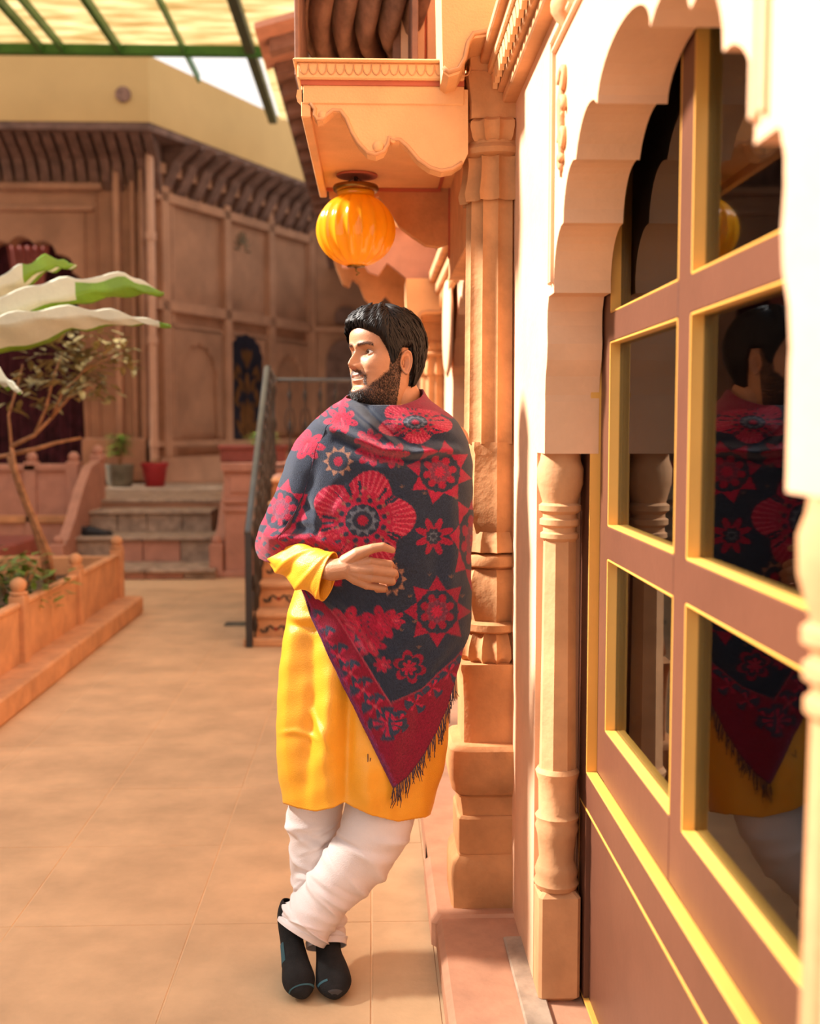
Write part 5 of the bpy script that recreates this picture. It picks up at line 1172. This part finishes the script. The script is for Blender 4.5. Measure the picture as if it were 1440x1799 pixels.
star8(772, 830, 54, 1, .98); star8(768, 1075, 58, .95, 1.0, .0, .8); star8(495, 895, 52, .85, 1.0, .3); star8(832, 950, 75, .55, 1.1, .1)
petals(762, 943, 34, 8, .45, CR*.85, .39, 1.4); petals(762, 943, 15, 8, .8, NAVY, .39); heartring(762, 943, 6.5, 8, 3, GRY*1.2); petals(762, 943, 4, 6, .8, NAVY)
petals(720, 1172, 30, 6, .62, CR*.75, .3); petals(720, 1172, 22, 6, .7, NAVY, .3); petals(719, 1174, 14, 7, .35, CR*1.0, .2, .7)
beigering(594, 811, 26, 1, .98); beigering(688, 1018, 27, .95, 1.05); beigering(556, 952, 24, 1.1, .5)
for cx, cy, R, an in ((540,782,32,2.0),(600,738,30,1.2),(558,718,22,2.6),(652,795,30,1.4),(690,800,28,1.7),(648,775,26,.4),(610,1098,40,.5),(668,1095,36,.1),(650,1130,30,1.2),(690,1090,22,.2),(672,1168,17,.4),(600,705,20,2.4),(520,770,22,2.6)):
    petals(cx, cy, R, 7, .5, CR*.95, an, 1.0, 1, .85); ring(cx, cy, R*.62, 14, R*.055, NAVY, an, 1, 1, .85); petals(cx, cy, R*.42, 7, .6, MAR*1.2, an+.4, 1, 1, .85); tulip(cx, cy, R*.55, an, CR*1.15)
for cx, cy in ((700,822),(706,858),(800,878),(690,985),(755,1012),(790,1016),(720,1050),(705,1110),(735,1140),(745,870),(728,1095),(812,1050),(640,860)): sprig(cx, cy)
# border band : outside the pink inner line
inL = np.interp(v, [940, 1040, 1085, 1237, 1500], [470, 552, 592, 685, 850]); inR = np.interp(u, [685, 740, 800, 835, 900], [1237, 1212, 1158, 1118, 1060])
dL = (inL-u)*.86; dR = (v-inR)*.86
band = ((u < inL) & (v > 1030)) | ((v > inR) & (u > 660)) | ((u < 690) & (v > 1237))
dist = np.where(u < inL, dL, 0); dist = np.maximum(np.where((u < inL) & (v > 1030), dL, 0), np.where((v > inR) & (u > 684), dR, 0))
dist = np.where((v > 1237) & (u < 690), np.maximum(dL, (v-1237)*.6), dist)
bandm = soft((dist-1)*1.0)*(band)
put(bandm, MAR)
for k in range(11):                       # flame motifs along the left edge
    t = k/6.0; cx, cy = 545+(690-560)*t-22, 1040+ (1237-1060)*t+25
    if cy < 1300 and cx < 680:
        r, th = pol(cx+6, cy, .95); mk = bandm*(r < 24); put(mk*(np.cos(th*3) > .15)*(r > 5), NAVY*1.5); put(mk*(np.abs(np.sin(th*2+.6)) < .42)*(r < 17), CR*1.25); put(mk*(r < 3.5), PK)
for k in range(5):
    cx, cy = 700+30*k, 1262-27*k+ (6 if k == 0 else 0); r, th = pol(cx, cy, -1.57+.45); mk = bandm*(r < 20); put(mk*(np.cos(th*3+.5) > .1)*(r > 4), NAVY*1.5); put(mk*(np.abs(np.sin(th*2)) < .42)*(r < 15), CR*1.25)
r, th = pol(680, 1272, PI/2, 1.15, 1); mk = bandm*(r < 30); put(mk*(np.cos(th*4) > .1)*(r > 8), NAVY*1.4); put(mk*(np.abs(np.sin(th*2)) < .35)*(r < 22), CR*1.2)
ol = np.interp(v, hy[7:12], hx[7:12]); de = (u-ol)*.86*(v > 1030); edge = (de > 0) & (de < 9) & (v > 1040) & (v < 1390)
put(edge*bandm*(np.sin((u+v)*1.1) > .2), PUR*1.6, .8); put((de > 0)*(de < 4)*(v > 1040)*(u < 695)*1.0, PUR)
ln = np.minimum(np.where(v > 1070, np.abs(dL), 99), 99); put(soft(1.3-ln)*(v < 1240)*(u < 690), PK*.75); put(soft(1.3-np.abs(dR))*(u > 684), PK*.55)
# border at the elbow and at the neck
eb = soft((v-np.interp(u, [445, 500, 545, 600], [932, 940, 938, 950]))*.8)*(u < 600)*(v < 1030); put(eb, MAR*1.25); put(eb*(np.sin(u*.22+v*.3) > .5)*(np.cos(v*.28-u*.1) > -.2), NAVY*1.6); put(eb*(np.sin(u*.3-v*.35+2) > .75), CR)
nk = soft((np.interp(u, [655, 700, 730, 765, 790], [700, 716, 718, 722, 735])-v)*.8)*(u > 655); put(nk, CR*.62)
put(soft(2-np.abs(v-np.interp(u, [700, 740, 770], [722, 724, 728])))*(u > 700)*(u < 775), CR*1.15, .7)
back_ = (np.cos(A) < 0)[None]*np.ones_like(u)
spn = 1+.16*rj.normal(0, 1, u.shape); C = np.clip(C*spn[..., None]+.006*rj.random(u.shape)[..., None], 0, 1)
shawl = vmesh('shawl', P.reshape(-1, 3), fc, SHW, True, C.reshape(-1, 3)); md = shawl.modifiers.new('s', 'SOLIDIFY'); md.thickness = .0035; md.offset = -1
# fringe
fq = MB(); nr = 430
jf = [j for j in range(300) if 690 <= U[-1, j] <= 800]
rn = random.Random(4)
for j in jf[::2]:
    p = Vector(P[-1, j]); L_ = rn.uniform(.02, .05) ; sx = rn.uniform(-.006, .01)
    for k in range(2): fq.tube([p+Vector((0,-.001,.004)), p+Vector((sx*.5+rn.uniform(-.003,.003), -.003, -L_*.5)), p+Vector((sx+rn.uniform(-.006,.006), -.002, -L_))], [.0011, .0012, .0007], 5)
for (uu, vv) in ((651,1332),(646,1325),(655,1340),(697,1388),(692,1390),(702,1386),(690,1388)):
    p = px(uu, vv, 2.795); L_ = rn.uniform(.03, .055); fq.tube([p, p+Vector((rn.uniform(-.01,.004), -.002, -L_*.6)), p+Vector((rn.uniform(-.014,.01), 0, -L_))], [.0013, .0013, .0007], 5)
fq.v = [tuple(Vector(p)-PO_) for p in fq.v]; o = fq.build('fringe', FRI, shawl, smooth=True); o['kind'] = 'stuff'
# ---------------------------------------------------------------- trousers
def leg(pts, seed, S=72, N=170, endang=0):
    us = np.linspace(0, 1, N); k = np.linspace(0, 1, len(pts)); c4 = [sm(us, k, [p[i] for p in pts]) for i in range(4)]
    Pc = pxa(c4[0], c4[1], c4[2]); T_ = np.gradient(Pc, axis=0); T_ /= np.linalg.norm(T_, axis=1, keepdims=True); n1 = np.array([1., 0, 0])-T_*(T_@np.array([1., 0, 0]))[:, None]; n1 /= np.linalg.norm(n1, axis=1, keepdims=True); n2 = np.cross(T_, n1)
    ph = np.linspace(0, 2*PI, S, endpoint=False); R_ = np.zeros((N, S, 3))
    rg = np.random.default_rng(int(seed*10)); cr = [(rg.uniform(.30, .97), rg.uniform(-.07, .07), rg.uniform(.008, .024), rg.uniform(0, 2*PI), rg.uniform(.5, 1.2), rg.choice([-1, 1], p=[.45, .55])*rg.uniform(.004, .0115)) for _ in range(44)]
    for i in range(N):
        t = us[i]; wr_ = .003*np.sin(2*ph+t*6+seed)
        for s0, sl2, wd_, pc, pw, am in cr:
            dp = (ph-pc+PI) % (2*PI)-PI; wr_ = wr_+am*np.exp(-((t-s0-sl2*dp)/wd_)**2)*np.exp(-(dp/pw)**2)
        wr_ = wr_*np.interp(t, [0, .3, .5, .92, .96, 1], [.3, .8, 1.1, 1.1, .1, 0]); cuff = .004 if t > .93 else 0
        r = c4[3][i]; R_[i] = Pc[i]+np.cos(ph)[:, None]*(r+wr_+cuff)[:, None]*n1[i]+np.sin(ph)[:, None]*(r*.9+wr_+cuff)[:, None]*n2[i]
    return R_
L1 = leg([(685,1240,2.95,.10),(672,1400,2.91,.092),(655,1465,2.885,.088),(615,1525,2.88,.080),(570,1580,2.865,.070),(541,1618,2.845,.070),(528,1641,2.835,.066)], .3)
L2 = leg([(575,1240,2.98,.085),(556,1400,2.98,.074),(552,1450,2.985,.072),(553,1520,2.99,.070),(562,1580,2.955,.060),(571,1630,2.895,.050),(573,1664,2.865,.049)], 2.1)
V = np.concatenate([L1.reshape(-1, 3), L2.reshape(-1, 3)]); fL = gridf(170, 72, True); fL = fL+[tuple(i+170*72 for i in f) for f in fL]
tro = vmesh('trousers', V, fL, TRO); md = tro.modifiers.new('s', 'SOLIDIFY'); md.thickness = .003
# ---------------------------------------------------------------- socks
def sock(path, name):
    N = 40; S = 32; us = np.linspace(0, 1, N); k = np.linspace(0, 1, len(path)); A_ = np.array(path, float); c = [sm(us, k, A_[:, i]) for i in range(5)]
    Pc = np.stack(c[:3], -1); T_ = np.gradient(Pc, axis=0); T_ /= np.linalg.norm(T_, axis=1, keepdims=True); n1 = np.array([1., 0, 0])-T_*(T_@np.array([1., 0, 0]))[:, None]; n1 /= np.linalg.norm(n1, axis=1, keepdims=True); n2 = np.cross(T_, n1)
    ph = np.linspace(0, 2*PI, S, endpoint=False); R_ = Pc[:, None]+np.cos(ph)[None, :, None]*c[3][:, None, None]*n1[:, None]+np.sin(ph)[None, :, None]*c[4][:, None, None]*n2[:, None]
    R_[..., 2] = np.maximum(R_[..., 2], .001)
    return vmesh(name, R_.reshape(-1, 3), gridf(N, S, True), SOCK), R_
sL = [(-.220,2.87,.195,.016,.018),(-.222,2.87,.188,.022,.026),(-.222,2.872,.155,.029,.034),(-.214,2.85,.11,.029,.032),(-.200,2.80,.068,.034,.033),(-.189,2.755,.044,.041,.032),(-.180,2.73,.028,.031,.022),(-.177,2.715,.022,.014,.012),(-.177,2.711,.021,.001,.001)]
sR = [(-.122,2.895,.115,.026,.028),(-.121,2.885,.085,.031,.034),(-.117,2.85,.062,.033,.036),(-.108,2.80,.046,.041,.036),(-.102,2.76,.035,.045,.031),(-.099,2.73,.026,.034,.022),(-.098,2.714,.020,.014,.012),(-.098,2.710,.019,.001,.001)]
o1, RL_ = sock(sL, 'sock'); o2, RR_ = sock(sR, 'sock')
o1['label'] = 'black sock on the raised heel'; o2['label'] = 'black sock on the flat foot'
def band(R_, i0, i1, j0, j1, o, mt=TEAL, nm='sock_stripe'):
    pts = R_[i0:i1, j0:j1]; c = R_[i0:i1].mean(axis=1, keepdims=True); d = pts-c; d /= np.linalg.norm(d, axis=2, keepdims=True); V = pts+d*.0012
    vmesh(nm, V.reshape(-1, 3), gridf(V.shape[0], V.shape[1]), mt, parent=o)
band(RL_, 29, 31, 0, 18, o1); band(RL_, 16, 21, 12, 20, o1); vm_ = M.setdefault('toe', mat('grey_knit_toe', (.07, .06, .055), rough=.9))
band(RR_, 25, 27, 10, 16, o2)

band(RR_, 31, 37, 3, 13, o2, M['toe'], 'toe_patch')
